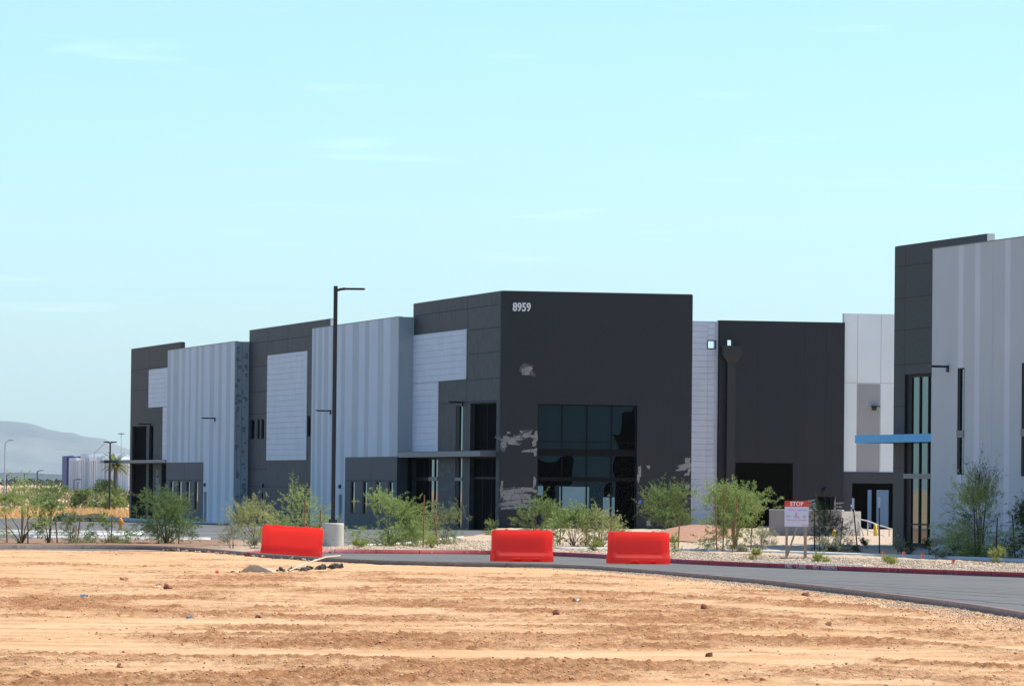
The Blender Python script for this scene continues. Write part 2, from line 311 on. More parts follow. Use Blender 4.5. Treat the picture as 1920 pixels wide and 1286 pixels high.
# painted bay lines
bm = bmesh.new()
for (x, y) in ((-24, 232), (-21.5, 235), (-19, 238), (-12.5, 226), (-11.4, 229), (-10.6, 216), (-9.3, 219)):
    zz = float(g(x, y)) + .0; a = Vector((x, y, 0)); d = Vector((-.95, -.2, 0)) * 4.5; n = Vector((.05, -.2, 0)).normalized() * .08
    vs = [bm.verts.new((p.x, p.y, float(g(p.x, p.y)) + .006)) for p in (a - n, a + d - n, a + d + n, a + n)]; bm.faces.new(vs)
tag(obj('road_marking', bm, M['line']), kind='structure')
# pale seam and tar crack on the driveway
sm_l = smooth_line([(3.6, 152.5), (5.5, 146.9), (7.6, 140.5), (9.6, 134.5), (11.9, 127.5), (14, 121)])
sweep('road', sm_l, -.12, .12, -.02, .009, M['seal'], kind='structure')
ck = smooth_line([(7.35, 136), (8.3, 130.2), (9.2, 124.4), (10.2, 118), (11.4, 111)])
ck[:, 0] += .12 * (fbm(np.arange(len(ck)) * 1.7, np.zeros(len(ck)), 5) - .5) * 4
sweep('road', ck, -.04, .04, -.02, .008, M['tar'], kind='structure')

for (off, w0) in ((-1.2, .10), (.45, .10), (-2.6, .07)):
    L_ = sm_l + np.array([off * .85, off * .5]); sweep('road', L_, -w0, w0, -.02, .0065, M['tyre'], kind='structure')
bm = bmesh.new()
for k in range(7, len(K2s) - 8, 3):
    p = K2s[k]; d = K2s[k + 1] - K2s[k]; d /= np.linalg.norm(d); n_ = np.array([d[1], -d[0]]); z = float(g(*p))
    q = [p + n_ * .0125 - d * .012, p + n_ * .0125 + d * .012]; vs = [bm.verts.new((*q[0], z)), bm.verts.new((*q[1], z)), bm.verts.new((*q[1], z + .15)), bm.verts.new((*q[0], z + .15))]; bm.faces.new(vs)
tag(obj('kerb_joint', bm, M['joint']), kind='structure')
# ---------------- the graded dirt lot in the foreground
def dirt():
    rows = []; y = 42.
    while y < 200: rows.append(y); y += max(.05, y * .00095)
    ys = np.array(rows); s = np.linspace(-.19, .19, 900)
    X = ys[:, None] * s[None, :] * 1.0; Y = np.repeat(ys[:, None], len(s), 1)
    # direction of the grader passes: nearly across the view
    a = .10; P = X * math.cos(a) + Y * math.sin(a) * .15; Q = -X * math.sin(a) + Y
    dist = k1y(X) - Y
    wob = 2.2 * (fbm(X * .07, Y * .045, 3, 3) - .5)
    follow = np.exp(-np.maximum(dist, 0) / 45.) * np.where(X > 0, 1, 0) * .62     # passes run along the driveway kerb at right
    Q = Q - follow * (k1y(X) - 155) + 15 * (fbm(X * .055 + 3, Y * .018, 55, 3) - .5) + X * .22 * (fbm(X * .02, Y * .03, 56, 2) - .35)
    Qw = Q + wob * 3
    big = fbm(X * .045, Y * .05, 8, 4) - .5
    bands = fbm(P * .10 + 40, Qw * .23, 21, 6, .62)
    zone = np.interp(Y, [50, 62, 72, 80, 88, 100, 118, 134, 142, 165, 200], [.05, .03, .02, .06, .09, .12, .12, .09, .03, -.03, -.03])
    rough = np.clip((bands + zone - .455) * 5.5, 0, 1)
    rough = rough * np.clip((fbm(X * .45, Y * .22, 5, 5, .6) - .28) * 3.2, .22, 1)
    edge = sm((dist - 2) / 12); rough = rough * (.25 + .75 * edge)
    fine = fbm(X * 7, Y * 6, 31, 3, .75) - .5
    clod = np.clip(fbm(X * 3.2, Y * 3.2, 44, 3, .62) - .55, 0, 1)
    clod2 = np.clip(fbm(X * 1.3, Y * 1.6, 14, 3, .62) - .60, 0, 1)
    track = np.sin(Qw * 2.6 + 4 * fbm(X * .1, Y * .1, 77, 2)) * fbm(P * .12, Qw * .5, 70, 2)
    ruts = np.zeros_like(X)
    for (q0, ph, wd_) in ((70, .3, .28), (72.2, .3, .28), (86, 1.2, .25), (88.1, 1.2, .25), (97, 2.5, .3), (99.3, 2.5, .3), (112, .8, .3), (126, 1.9, .3), (128.5, 1.9, .3), (137, .5, .3)):
        dq = Q + 5 * np.sin(X * .09 + ph) - q0; ruts += -np.exp(-(dq / wd_) ** 2) + .7 * np.exp(-((np.abs(dq) - wd_ * 1.9) / (wd_ * .6)) ** 2)
    Z = .015 + .14 * big * edge + .012 * track + .055 * ruts * edge * fbm(X * .3, Y * .2, 60, 3) + rough * (.17 * clod + .06 * clod2 + .13 * fine) + .02 * fine + .06 * (bands - .5)
    rough = np.clip(rough + .55 * np.clip(ruts, 0, 1) * edge * fbm(X * .25, Y * .2, 61, 3), 0, 1)
    # windrow ridge in front of the kerb (left) and scattered humps
    Z += .08 * np.exp(-((Q - 118 + wob * 2) / 1.3) ** 2) * np.clip(fbm(X * .5, Y * .3, 90, 3) * 2 - .6, 0, 1) * (X < 2)
    inside = dist < .06
    Z = np.where(inside, -.30, np.maximum(Z, -.1))
    Z = np.where((dist >= .06) & (dist < .8), np.minimum(Z, .05), Z)
    n0, n1 = X.shape; idx = np.arange(X.size).reshape(X.shape)
    F = np.c_[idx[:-1, :-1].ravel(), idx[:-1, 1:].ravel(), idx[1:, 1:].ravel(), idx[1:, :-1].ravel()]
    keep = ~(inside[:-1, :-1] & inside[1:, 1:] & inside[:-1, 1:] & inside[1:, :-1]).ravel()
    m = mat('graded_dirt', (.64, .42, .25), rough=.95); t = m.node_tree; b = t.nodes['Principled BSDF']; b.inputs['Specular IOR Level'].default_value = .1
    at = _n(m, 'ShaderNodeAttribute'); at.attribute_name = 'loose'
    co = _n(m, 'ShaderNodeTexCoord')
    n1_ = _n(m, 'ShaderNodeTexNoise'); n1_.inputs['Scale'].default_value = 7; n1_.inputs['Detail'].default_value = 8; n1_.inputs['Roughness'].default_value = .7
    mpn = _n(m, 'ShaderNodeMapping'); mpn.inputs['Scale'].default_value = (.35, 1.0, 1); t.links.new(co.outputs['Object'], mpn.inputs[0])
    n2_ = _n(m, 'ShaderNodeTexNoise'); n2_.inputs['Scale'].default_value = .9; n2_.inputs['Detail'].default_value = 7; n2_.inputs['Roughness'].default_value = .62; t.links.new(mpn.outputs[0], n2_.inputs[0])
    t.links.new(co.outputs['Object'], n1_.inputs[0])
    r2 = _n(m, 'ShaderNodeValToRGB'); r2.color_ramp.elements[0].position = .36; r2.color_ramp.elements[1].position = .62
    r2.color_ramp.elements[0].color = (.48, .258, .120, 1); r2.color_ramp.elements[1].color = (.60, .387, .212, 1); t.links.new(n2_.outputs[0], r2.inputs[0])
    add = _n(m, 'ShaderNodeMath'); add.operation = 'MULTIPLY_ADD'; add.inputs[1].default_value = 2.2; t.links.new(n1_.outputs[0], add.inputs[0])
    sub = _n(m, 'ShaderNodeMath'); sub.operation = 'SUBTRACT'; sub.inputs[1].default_value = 1.36; t.links.new(at.outputs['Fac'], sub.inputs[0]); t.links.new(sub.outputs[0], add.inputs[2])
    rr = _n(m, 'ShaderNodeValToRGB'); rr.color_ramp.elements[0].position = .02; rr.color_ramp.elements[1].position = .75
    t.links.new(add.outputs[0], rr.inputs[0])
    mx = _n(m, 'ShaderNodeMix'); mx.data_type = 'RGBA'; mx.inputs[7].default_value = (.38, .175, .074, 1)
    t.links.new(rr.outputs[0], mx.inputs[0]); t.links.new(r2.outputs[0], mx.inputs[6]); t.links.new(mx.outputs[2], b.inputs['Base Color'])
    bp = _n(m, 'ShaderNodeBump'); bd_ = _n(m, 'ShaderNodeMath'); bd_.operation = 'MULTIPLY_ADD'; bd_.inputs[1].default_value = .09; bd_.inputs[2].default_value = .03; t.links.new(at.outputs['Fac'], bd_.inputs[0]); t.links.new(bd_.outputs[0], bp.inputs['Distance']); nb = _n(m, 'ShaderNodeTexNoise'); nb.inputs['Scale'].default_value = 8; nb.inputs['Detail'].default_value = 7; nb.inputs['Roughness'].default_value = .7
    t.links.new(co.outputs['Object'], nb.inputs[0]); t.links.new(nb.outputs[0], bp.inputs['Height']); t.links.new(bp.outputs[0], b.inputs['Normal'])
    o = npmesh('ground', np.c_[X.ravel(), Y.ravel(), Z.ravel()], F[keep], m, smooth=True)
    a_ = o.data.attributes.new('loose', 'FLOAT', 'POINT'); a_.data.foreach_set('value', (rough * .8 + np.clip(clod * 2, 0, .35) * edge).astype(np.float32).ravel())
    tag(o, kind='structure')
    return X, Y, Z, rough, inside
DX, DY, DZ, DR, DI = dirt()
_ys = DY[:, 0]; _s = np.linspace(-.19, .19, 900)
def dz(x, y):
    i = int(np.clip(np.searchsorted(_ys, y), 0, len(_ys) - 1)); j = int(np.clip(round((x / y + .19) / .38 * 899), 0, 899)); return float(DZ[i, j])
M['clod'] = mat('dirt_clod', (.50, .24, .11), (.60, .36, .19), 9, .95)
M['clod_dark'] = mat('dark_red_clod', (.17, .062, .035), (.25, .10, .055), 12, .95)
M['rock'] = mat('pale_stone', (.34, .26, .18), (.50, .41, .30), 3, .9)
def rock_mesh(bm, c, r, seed, flat=.7, jag=.3):
    rr = random.Random(seed); b2 = bmesh.new(); bmesh.ops.create_icosphere(b2, subdivisions=2, radius=1)
    ph = [rr.uniform(0, 6) for _ in range(6)]
    q = Matrix.Rotation(rr.uniform(0, 6), 3, 'Z')
    for v in b2.verts:
        p = v.co; k = 1 + jag * (math.sin(3 * p.x + ph[0]) * math.sin(2.6 * p.y + ph[1]) + .5 * math.sin(5 * p.z + ph[2] + 4 * p.x)) + rr.uniform(-.08, .08)
        v.co = q @ Vector((p.x * k * 1.15, p.y * k * .85, p.z * k * flat)) * r
    mp_ = {v: bm.verts.new(v.co + Vector(c)) for v in b2.verts}
    for f in b2.faces: bm.faces.new([mp_[v] for v in f.verts])
    b2.free()
def clods():
    # many small clods as one sheet of loose lumps
    base = bmesh.new(); bmesh.ops.create_icosphere(base, subdivisions=1, radius=1); bv = np.array([v.co[:] for v in base.verts]); bf = np.array([[v.index for v in f.verts] for f in base.faces]); base.free()
    n = 42000; ok = []
    i = RNG.integers(0, DX.shape[0] - 1, n * 12); j = RNG.integers(0, DX.shape[1] - 1, n * 12)
    wgt = DR[i, j] ** 1.3 * .98 + .0004; y = DY[i, j]
    sel = (RNG.random(len(i)) < wgt * 1.1) & (~DI[i, j]) & (y > 50) & (k1y(DX[i, j]) - y > .4)
    i, j = i[sel][:n], j[sel][:n]; n = len(i)
    sz = .007 + .016 * RNG.random(n) ** 4 + .024 * (RNG.random(n) > .996)
    jit = 1 + .45 * (RNG.random((n, len(bv), 3)) - .5)
    ang = RNG.random(n) * 6.28; V = bv[None] * jit * sz[:, None, None] * np.array([1.3, 1, .75])
    ca, sa = np.cos(ang), np.sin(ang); x = V[..., 0] * ca[:, None] - V[..., 1] * sa[:, None]; yv = V[..., 0] * sa[:, None] + V[..., 1] * ca[:, None]
    V = np.stack([x, yv, V[..., 2]], -1) + np.stack([DX[i, j] + RNG.uniform(-.12, .12, n), DY[i, j] + RNG.uniform(-.12, .12, n), DZ[i, j] + sz * .3], -1)[:, None, :]
    F = bf[None] + (np.arange(n) * len(bv))[:, None, None]
    tag(npmesh('soil_clods', V.reshape(-1, 3), F.reshape(-1, 3), M['clod']), 'loose crumbs and clods of reddish soil over the graded lot', 'soil clods', kind='stuff')
    # stones of the gravel verge by the driveway kerb
    n = 6500; t = RNG.random(n); L = K1s[(K1s[:, 1] > 85) & (K1s[:, 0] > .5)]; k = (t * (len(L) - 1)).astype(int)
    off = .15 + np.abs(RNG.normal(0, .8, n)) * (.3 + t); p = L[k] + (L[np.minimum(k + 1, len(L) - 1)] - L[k]) * RNG.random(n)[:, None]; p[:, 0] -= off * .85; p[:, 1] -= off * .55
    sz = .008 + .013 * RNG.random(n) ** 2
    V = bv[None] * (1 + .5 * (RNG.random((n, len(bv), 3)) - .5)) * sz[:, None, None] + np.stack([p[:, 0], p[:, 1], np.array([dz(a, b) for a, b in p]) + .01], -1)[:, None, :]
    F = bf[None] + (np.arange(n) * len(bv))[:, None, None]
    tag(npmesh('verge_gravel', V.reshape(-1, 3), F.reshape(-1, 3), M['rock']), 'pale gravel scattered on the dirt along the driveway kerb', 'gravel', kind='stuff')
    # stones of the planting bed
    n = 16000; x = RNG.uniform(-9, 20, n); x[:5000] = RNG.uniform(4, 20, 5000); y = bedy(x) + .25 + RNG.random(n) ** 1.4 * 24
    sz = .014 + .022 * RNG.random(n) ** 2
    V = bv[None] * (1 + .5 * (RNG.random((n, len(bv), 3)) - .5)) * sz[:, None, None] * np.array([1.2, 1, .8]) + np.stack([x, y, g(x, y) + .13 + .0 * x], -1)[:, None, :]
    F = bf[None] + (np.arange(n) * len(bv))[:, None, None]
    tag(npmesh('bed_gravel', V.reshape(-1, 3), F.reshape(-1, 3), M['rock']), 'pale landscaping gravel in the planting bed behind the red kerb', 'gravel', kind='stuff')
clods()
# single clods and stones one can point at
for (x, y, r, mk, lb) in ((3.97, 103.3, .085, 'clod_dark', 'large dark red dirt clod alone on the right of the dirt lot'),
                      (2.94, 74.3, .05, 'clod_dark', 'dark clod near the bottom of the dirt lot, right of centre'),
                      (-5.14, 67.1, .05, 'clod', 'brown clod low on the left of the dirt lot'),
                      (-8.0, 118.8, .10, 'clod_dark', 'dark pair of clods in the brown ridge left of the rubble'),
                      (-4.6, 93.0, .055, 'clod_dark', 'small dark clod beside the blue litter on the dirt'),
                      (6.9, 118., .09, 'clod_dark', 'dark clod in the ridge below the driveway kerb'),
                      (.9, 97.3, .09, 'clod_dark', 'broad dark clod mid-lot in the clod ridge'),
                      (3.6, 67.0, .05, 'rock', 'pale flat stone at the bottom of the dirt lot'),
                      (-9.9, 130, .09, 'clod', 'brown clod at the left edge of the ridge'),
                      (5.8, 92, .06, 'clod', 'brown clod low in the streaked dirt on the right')):
    bm = bmesh.new(); rock_mesh(bm, (0, 0, r * .45), r, int(x * 100 + y), .8); o = obj('dirt_clod' if 'clod' in mk else 'stone', bm, M[mk], smooth=False, loc=(x, y, dz(x, y))); tag(o, lb, 'clod' if 'clod' in mk else 'stone', 'lumps lying on the dirt lot')
# row of stones against the kerb at left
bm = bmesh.new()
for k in range(46):
    t = k / 45; x = -12.6 + 6.6 * t + random.uniform(-.1, .1); r = random.uniform(.03, .08)
    o_ = bmesh.new(); rock_mesh(o_, (0, 0, r * .4), r, k + 900, .8)
    pale = random.random() > .3; tag(obj('stone', o_, M['rock'] if pale else M['clod_dark'], loc=(x, float(k1y(x)) - .35 - random.random() * .9, .02)), 'rounded pale stone in the row against the dusty kerb' if pale else 'dark reddish lump in the row of stones against the dusty kerb', 'stone', 'stones along the kerb at left')
bm.free()
# rubble: concrete chunk, black spoil, stick, orange scrap
bm = bmesh.new()
for (x, y, z) in ((-.5, 0, 0), (.45, 0, 0), (.5, .3, .05), (-.4, .35, 0), (-.38, 0, .10), (-.22, .05, .21), (.0, .04, .20), (.4, .05, .05), (-.3, .3, .12), (.1, .32, .12)): bm.verts.new((x, y, z))
bmesh.ops.convex_hull(bm, input=bm.verts)
tag(obj('concrete_chunk', bm, M['rock'], loc=(-7.0, 141, .03)), 'pale broken slab of concrete sticking out of the dirt lot', 'rubble')
bm = bmesh.new()
for k in range(34):
    t = k / 33; rock_mesh(bm, (-6.55 + 1.55 * t + random.uniform(-.15, .15), 143.5 + 6.5 * t + random.uniform(-1.2, 1.2), dz(-6, 145) + .03 + .05 * t), random.choice((.025, .03, .04, .06, .09)), k + 50, .75, .55)
for k in range(4): rock_mesh(bm, (-7.85 + .17 * k, 140.3 + .5 * k, .03), (.03, .05, .035, .06)[k], k + 80, .6, .5)
tag(obj('asphalt_rubble', bm, mat('black_rubble', (.04, .035, .03), (.20, .17, .13), 6, .9, lo=.5, hi=.6)), 'heap of dark broken asphalt beside the concrete slab', 'rubble')
bm = bmesh.new(); tube(bm, [(-6.15, 141.5, .08), (-5.75, 143.2, .26), (-5.25, 145.4, .42), (-4.9, 146.5, .44)], .02, 6)
tag(obj('stick', bm, mat('bleached_stick', (.62, .50, .34), rough=.8)), 'bleached stick lying over the dark rubble heap', 'stick')
bm = bmesh.new(); rock_mesh(bm, (0, 0, .05), .055, 5, .9)
tag(obj('plastic_scrap', bm, M['flag'], loc=(-8.0, 138.6, .03)), 'orange plastic scrap left of the concrete slab', 'litter')
for (x, y, c, lb) in ((-8.96, 106.95, (.03, .16, .32), 'crumpled blue wrapper on the dirt at left'), (-5.79, 92.1, (.03, .12, .22), 'dark blue crumpled wrapper nearer the camera'), (-8.32, 120.15, (.75, .72, .62), 'small white paper scrap on the brown ridge'),
                      (1.5, 110, (.7, .66, .58), 'white scrap on the dirt right of centre')):
    bm = bmesh.new(); rr = random.Random(int(x * 10)); 
    vs = [[bm.verts.new((i * .05 - .08, j * .05 - .05, rr.uniform(0, .06))) for j in range(3)] for i in range(4)]
    for i in range(3):
        for j in range(2): bm.faces.new((vs[i][j], vs[i + 1][j], vs[i + 1][j + 1], vs[i][j + 1]))
    o = obj('litter', bm, mat('litter_film', c, rough=.5), loc=(x, y, dz(x, y) + .01)); sdm = o.modifiers.new('t', 'SOLIDIFY'); sdm.thickness = .004; tag(o, lb, 'litter')

# ------------------------------------------------------------------ buildings
def wall(parent, name, axis, pos, a0, a1, z0, z1, t, m, holes=()):
    """wall slab with openings. axis 'u': faces -x at x=pos, spans y; axis 'v': faces -y at y=pos, spans x"""
    A = sorted({a0, a1, *[q for h in holes for q in h[:2] if a0 < q < a1]}); Zs = sorted({z0, z1, *[q for h in holes for q in h[2:4] if z0 < q < z1]})
    def solid(i, j):
        if i < 0 or j < 0 or i >= len(A) - 1 or j >= len(Zs) - 1: return False
        ca = (A[i] + A[i + 1]) / 2; cz = (Zs[j] + Zs[j + 1]) / 2
        return not any(h[0] < ca < h[1] and h[2] < cz < h[3] for h in holes)
    bm = bmesh.new(); cache = {}
    def V(i, j, k):
        if (i, j, k) not in cache:
            d = pos + (t if k else 0); cache[(i, j, k)] = bm.verts.new((d, A[i], Zs[j]) if axis == 'u' else (A[i], d, Zs[j]))
        return cache[(i, j, k)]
    for i in range(len(A) - 1):
        for j in range(len(Zs) - 1):
            if not solid(i, j): continue
            bm.faces.new([V(i, j, 0), V(i + 1, j, 0), V(i + 1, j + 1, 0), V(i, j + 1, 0)]); bm.faces.new([V(i, j, 1), V(i, j + 1, 1), V(i + 1, j + 1, 1), V(i + 1, j, 1)])
            if not solid(i - 1, j): bm.faces.new([V(i, j, 0), V(i, j + 1, 0), V(i, j + 1, 1), V(i, j, 1)])
            if not solid(i + 1, j): bm.faces.new([V(i + 1, j, 0), V(i + 1, j, 1), V(i + 1, j + 1, 1), V(i + 1, j + 1, 0)])
            if not solid(i, j - 1): bm.faces.new([V(i, j, 0), V(i, j, 1), V(i + 1, j, 1), V(i + 1, j, 0)])
            if not solid(i, j + 1): bm.faces.new([V(i, j + 1, 0), V(i + 1, j + 1, 0), V(i + 1, j + 1, 1), V(i, j + 1, 1)])
    bmesh.ops.recalc_face_normals(bm, faces=bm.faces)
    return obj(name, bm, m, parent)
def ribbed(parent, axis, pos, poly_rects, m, pitch=.335, deep=.03):
    """panel with horizontal grooves; rects (a0,a1,z0,z1)"""
    bm = bmesh.new()
    for (a0, a1, z0, z1) in poly_rects:
        z = z0; prof = []
        while z < z1 - .02:
            zt = min(z + pitch, z1); prof += [(0, z), (0, zt - .03), (deep, zt - .022), (deep, zt - .004)]; z = zt
        prof.append((0, z1))
        vs = [[bm.verts.new(((pos - .04 + d, a, zz) if axis == 'u' else (a, pos - .04 + d, zz))) for (d, zz) in prof] for a in (a0, a1)]
        for k in range(len(prof) - 1): bm.faces.new((vs[0][k], vs[0][k + 1], vs[1][k + 1], vs[1][k]))
        e = [[bm.verts.new(((pos + .0, a, zz) if axis == 'u' else (a, pos + .0, zz))) for zz in (z0, z1)] for a in (a0, a1)]
        for q in (0, 1): bm.faces.new([vs[q][0]] + [e[q][0], e[q][1]] + vs[q][::-1][:-1])
        bm.faces.new((vs[0][0], vs[1][0], e[1][0], e[0][0])); bm.faces.new((vs[0][-1], vs[1][-1], e[1][1], e[0][1]))
    bmesh.ops.recalc_face_normals(bm, faces=bm.faces)
    return obj('ribbed_panel', bm, m, parent)
def joints(parent, axis, pos, vert=(), hor=(), m=None, wd=.022):
    bm = bmesh.new()
    for (a, z0, z1) in vert:
        c = (pos - .003, pos + .01, a - wd, a + wd, z0, z1) if axis == 'u' else (a - wd, a + wd, pos - .003, pos + .01, z0, z1); box(bm, *c)
    for (z, a0, a1) in hor:
        c = (pos - .005, pos + .01, a0, a1, z - wd, z + wd) if axis == 'u' else (a0, a1, pos - .005, pos + .01, z - wd, z + wd); box(bm, *c)
    return obj('panel_joint', bm, m or M['joint'], parent)
def window(parent, axis, pos, a0, a1, z0, z1, gm, mull=(), trans=(), depth=.16, fw=.06, spandrel=None, name='window', dark=0, tilt=0):
    """frame mesh with mullions, its pane a sub-part"""
    bm = bmesh.new(); d0, d1 = pos + depth - .05, pos + depth + .03
    def bx(x0, x1, zz0, zz1, e0=d0, e1=d1, b=None):
        box(b or bm, *((e0, e1, x0, x1, zz0, zz1) if axis == 'u' else (x0, x1, e0, e1, zz0, zz1)))
    bx(a0, a0 + fw, z0, z1); bx(a1 - fw, a1, z0, z1); bx(a0 + fw, a1 - fw, z0, z0 + fw, d0 + .002, d1 - .002); bx(a0 + fw, a1 - fw, z1 - fw, z1, d0 + .002, d1 - .002)
    for q in mull: bx(q - fw / 2, q + fw / 2, z0 + fw, z1 - fw, d0 + .004, d1 - .004)
    for q in trans:
        h = q[1] if isinstance(q, tuple) else fw * .7; c = q[0] if isinstance(q, tuple) else q
        bx(a0 + fw, a1 - fw, c - h / 2, c + h / 2, d0 + .006, d1 - .006)
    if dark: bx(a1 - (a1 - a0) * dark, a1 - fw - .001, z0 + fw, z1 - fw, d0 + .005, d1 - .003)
    f = obj(name, bm, M['frame'], parent)
    bm = bmesh.new(); bx(a0 + .01, a1 - .01, z0 + .01, z1 - .01, pos + depth, pos + depth + .02, bm)
    if tilt:
        for v_ in bm.verts: v_.co.x += (v_.co.z - z0) * tilt
    obj('pane', bm, gm, f)
    if spandrel:
        for (s0, s1) in spandrel:
            bm = bmesh.new(); bx(a0 - .02, a1 + .02, s0, s1, pos - .03, pos + depth - .06, bm); obj('spandrel', bm, M['grey'], f)
    return f
def text(s, size, m, parent, mw, name='lettering', bold=.0, ext=.01, align='LEFT', sx=1):
    cu = bpy.data.curves.new('t', 'FONT'); cu.body = s; cu.size = size; cu.offset = bold; cu.extrude = ext; cu.align_x = align; cu.resolution_u = 3
    to = bpy.data.objects.new('t', cu); COL.objects.link(to); dg = bpy.context.evaluated_depsgraph_get(); me = bpy.data.meshes.new_from_object(to.evaluated_get(dg)); bpy.data.objects.remove(to)
    me.transform(mw @ Matrix.Diagonal((sx, 1, 1, 1))); me.materials.clear(); return link(name, me, m, parent)
def patches(parent, axis, pos, specs, m, seed=1, name='paint_patch'):
    """irregular brushed patches; specs (a,z,half-width,half-height,tilt)"""
    rr = random.Random(seed); bm = bmesh.new()
    for k, (a, z, hw, hh, tl) in enumerate(specs):
        n = 18; ph = [rr.uniform(0, 6.28) for _ in range(3)]; vs = []
        for i in range(n):
            t = 2 * math.pi * i / n; q = 1 + .18 * math.sin(2 * t + ph[0]) + .16 * math.sin(3 * t + ph[1]) + .12 * math.sin(5 * t + ph[2])
            # squarish strokes
            cx = math.copysign(abs(math.cos(t)) ** .6, math.cos(t)) * hw * q; cz = math.copysign(abs(math.sin(t)) ** .7, math.sin(t)) * hh * q
            x = a + cx; zz = z + cz + tl * cx; d = pos - .004 - .0004 * k - (.02 if False else 0)
            vs.append(bm.verts.new((d, x, zz) if axis == 'u' else (x, d, zz)))
        bm.faces.new(vs)
    bmesh.ops.recalc_face_normals(bm, faces=bm.faces)
    return obj(name, bm, m, parent)
def wall_light(parent, axis, pos, a, z, L=.75):
    bm = bmesh.new()
    if axis == 'u':
        box(bm, pos - .07, pos + .01, a - .1, a + .1, z - .20, z + .06); box(bm, pos - L, pos - .07, a - .09, a + .09, z - .03, z + .05)
        box(bm, pos - L - .12, pos - L + .34, a - .17, a + .17, z - .0, z + .055)
    else:
        box(bm, a - .12, a + .12, pos - .08, pos + .01, z - .20, z + .06); box(bm, a - .06, a + .06, pos - L, pos - .08, z - .03, z + .05); box(bm, a - .2, a + .2, pos - L - .15, pos - L + .3, z - .01, z + .05)
    return obj('wall_light', bm, M['black'], parent)
def slab(parent, name, x0, x1, y0, y1, z0, z1, m):
    bm = bmesh.new(); box(bm, x0, x1, y0, y1, z0, z1); return obj(name, bm, m, parent)
def door(parent, pos, a0, a1, z0, z1):
    bm = bmesh.new(); box(bm, pos + .08, pos + .13, a0, a1, z0, z1); d = obj('door', bm, M['steel'], parent)
    bm = bmesh.new(); box(bm, pos + .03, pos + .08, a0 + .08, a0 + .14, z0 + 1.0, z0 + 1.15); obj('handle', bm, M['black'], d)
    bm = bmesh.new(); box(bm, pos - .12, pos + .01, (a0 + a1) / 2 - .12, (a0 + a1) / 2 + .12, z1 + .36, z1 + .58); obj('wall_light', bm, M['black'], parent)

B = empty('warehouse', (*C0, 0), TH, 'long warehouse in charcoal and striped pale grey with 8959 on its front corner', 'warehouse')
Z0 = -.7
# -- far dark block (v 93..114)
wall(B, 'wall', 'u', 0, 93.3, 113.93, Z0, 12.14, .3, M['taupe'], [(106.9, 113.0, 4.05, 6.54), (103.95, 105.7, 4.05, 6.5), (106.8, 113.06, -.2, 3.84), (103.9, 105.7, -.2, 3.82), (98.4, 100.4, -.2, 3.81)])
ribbed(B, 'u', 0, [(97.0, 106.0, 7.80, 10.51), (97.0, 100.0, 4.07, 7.78)], M['rib'])
joints(B, 'u', 0, [(106.05, 10.6, 12.1), (100.1, 4.1, 7.6)], [(9.1, 106.1, 113.9), (10.6, 93.4, 113.9)])
for h in ((106.9, 113.0, 4.05, 6.54), (103.95, 105.7, 4.05, 6.5), (106.8, 113.06, -.2, 3.84), (103.9, 105.7, -.2, 3.82), (98.4, 100.4, -.2, 3.81)):
    window(B, 'u', 0, *h, M['windark'], depth=.22)
slab(B, 'canopy', -.95, 0, 93.4, 113.9, 3.86, 4.06, M['steel']); slab(B, 'canopy', -1.9, .4, 113.95, 115.6, 3.86, 4.06, M['steel'])
patches(B, 'u', 0, [(102.0, 2.6, .5, .3, .05), (101.8, 1.9, .6, .4, .1), (102.2, 3.2, .4, .2, 0)], M['primer'], 4)
wall_light(B, 'u', 0, 105.3, 6.62, .8)
# -- striped block far (v 68.5..93.3)
stA = (.49, .52, .52); stB = (.63, .66, .68)
e1 = [68.5, 69.69, 71.14, 72.75, 73.94, 75.57, 77.08, 79.2, 80.27, 81.28, 82.29, 84.16, 84.95, 86.38, 87.58, 88.78, 90.97, 91.88, 93.3]
M['stripe1'] = stripe_mat('striped_pale_paint_far', stB, stA, e1)
low1 = (79.12, 93.1, Z0, 3.86); wn1 = [(90.2, 91.8, .63, 2.62), (87.0, 88.6, .63, 2.62), (83.9, 85.3, .63, 2.58), (80.75, 82.25, .63, 2.58)]
wall(B, 'wall', 'u', -.9, 68.5, 93.3, Z0, 11.55, 1.3, M['stripe1'], [low1, (77.75, 78.85, Z0, 1.9)])
wall(B, 'wall', 'u', -.93, low1[0], low1[1], Z0, 3.86, .6, M['mid'], wn1)
joints(B, 'u', -.93, [(86.0, Z0, 3.86)], [(2.66, 79.15, 93.05)])
for h in wn1: window(B, 'u', -.93, *h, M['glasst'], depth=.05, fw=.05, dark=.30, tilt=.006)
door(B, -.9, 77.75, 78.85, Z0, 1.9); wall_light(B, 'u', -.9, 75.0, 6.7, .8)
# its near return, painted blue-grey with brown test marks
slab(B, 'return_wall', -.9, .4, 68.2, 68.497, Z0, 11.55, M['return'])
rr = random.Random(3); sp = []
for k in range(64):
    c = (-.70, -.28)[k % 2]; z = rr.uniform(.3, 11.2)
    sp.append((c + rr.uniform(-.12, .12), z, rr.uniform(.05, .12), rr.uniform(.04, .14), rr.uniform(-.5, .5)))
patches(B, 'v', 68.2, sp, M['stain'], 9); joints(B, 'v', 68.2, [(-.45, Z0, 11.5), (-.75, 3.0, 11.3)], [(4.2, -.8, -.3)], M['stain'], .02)
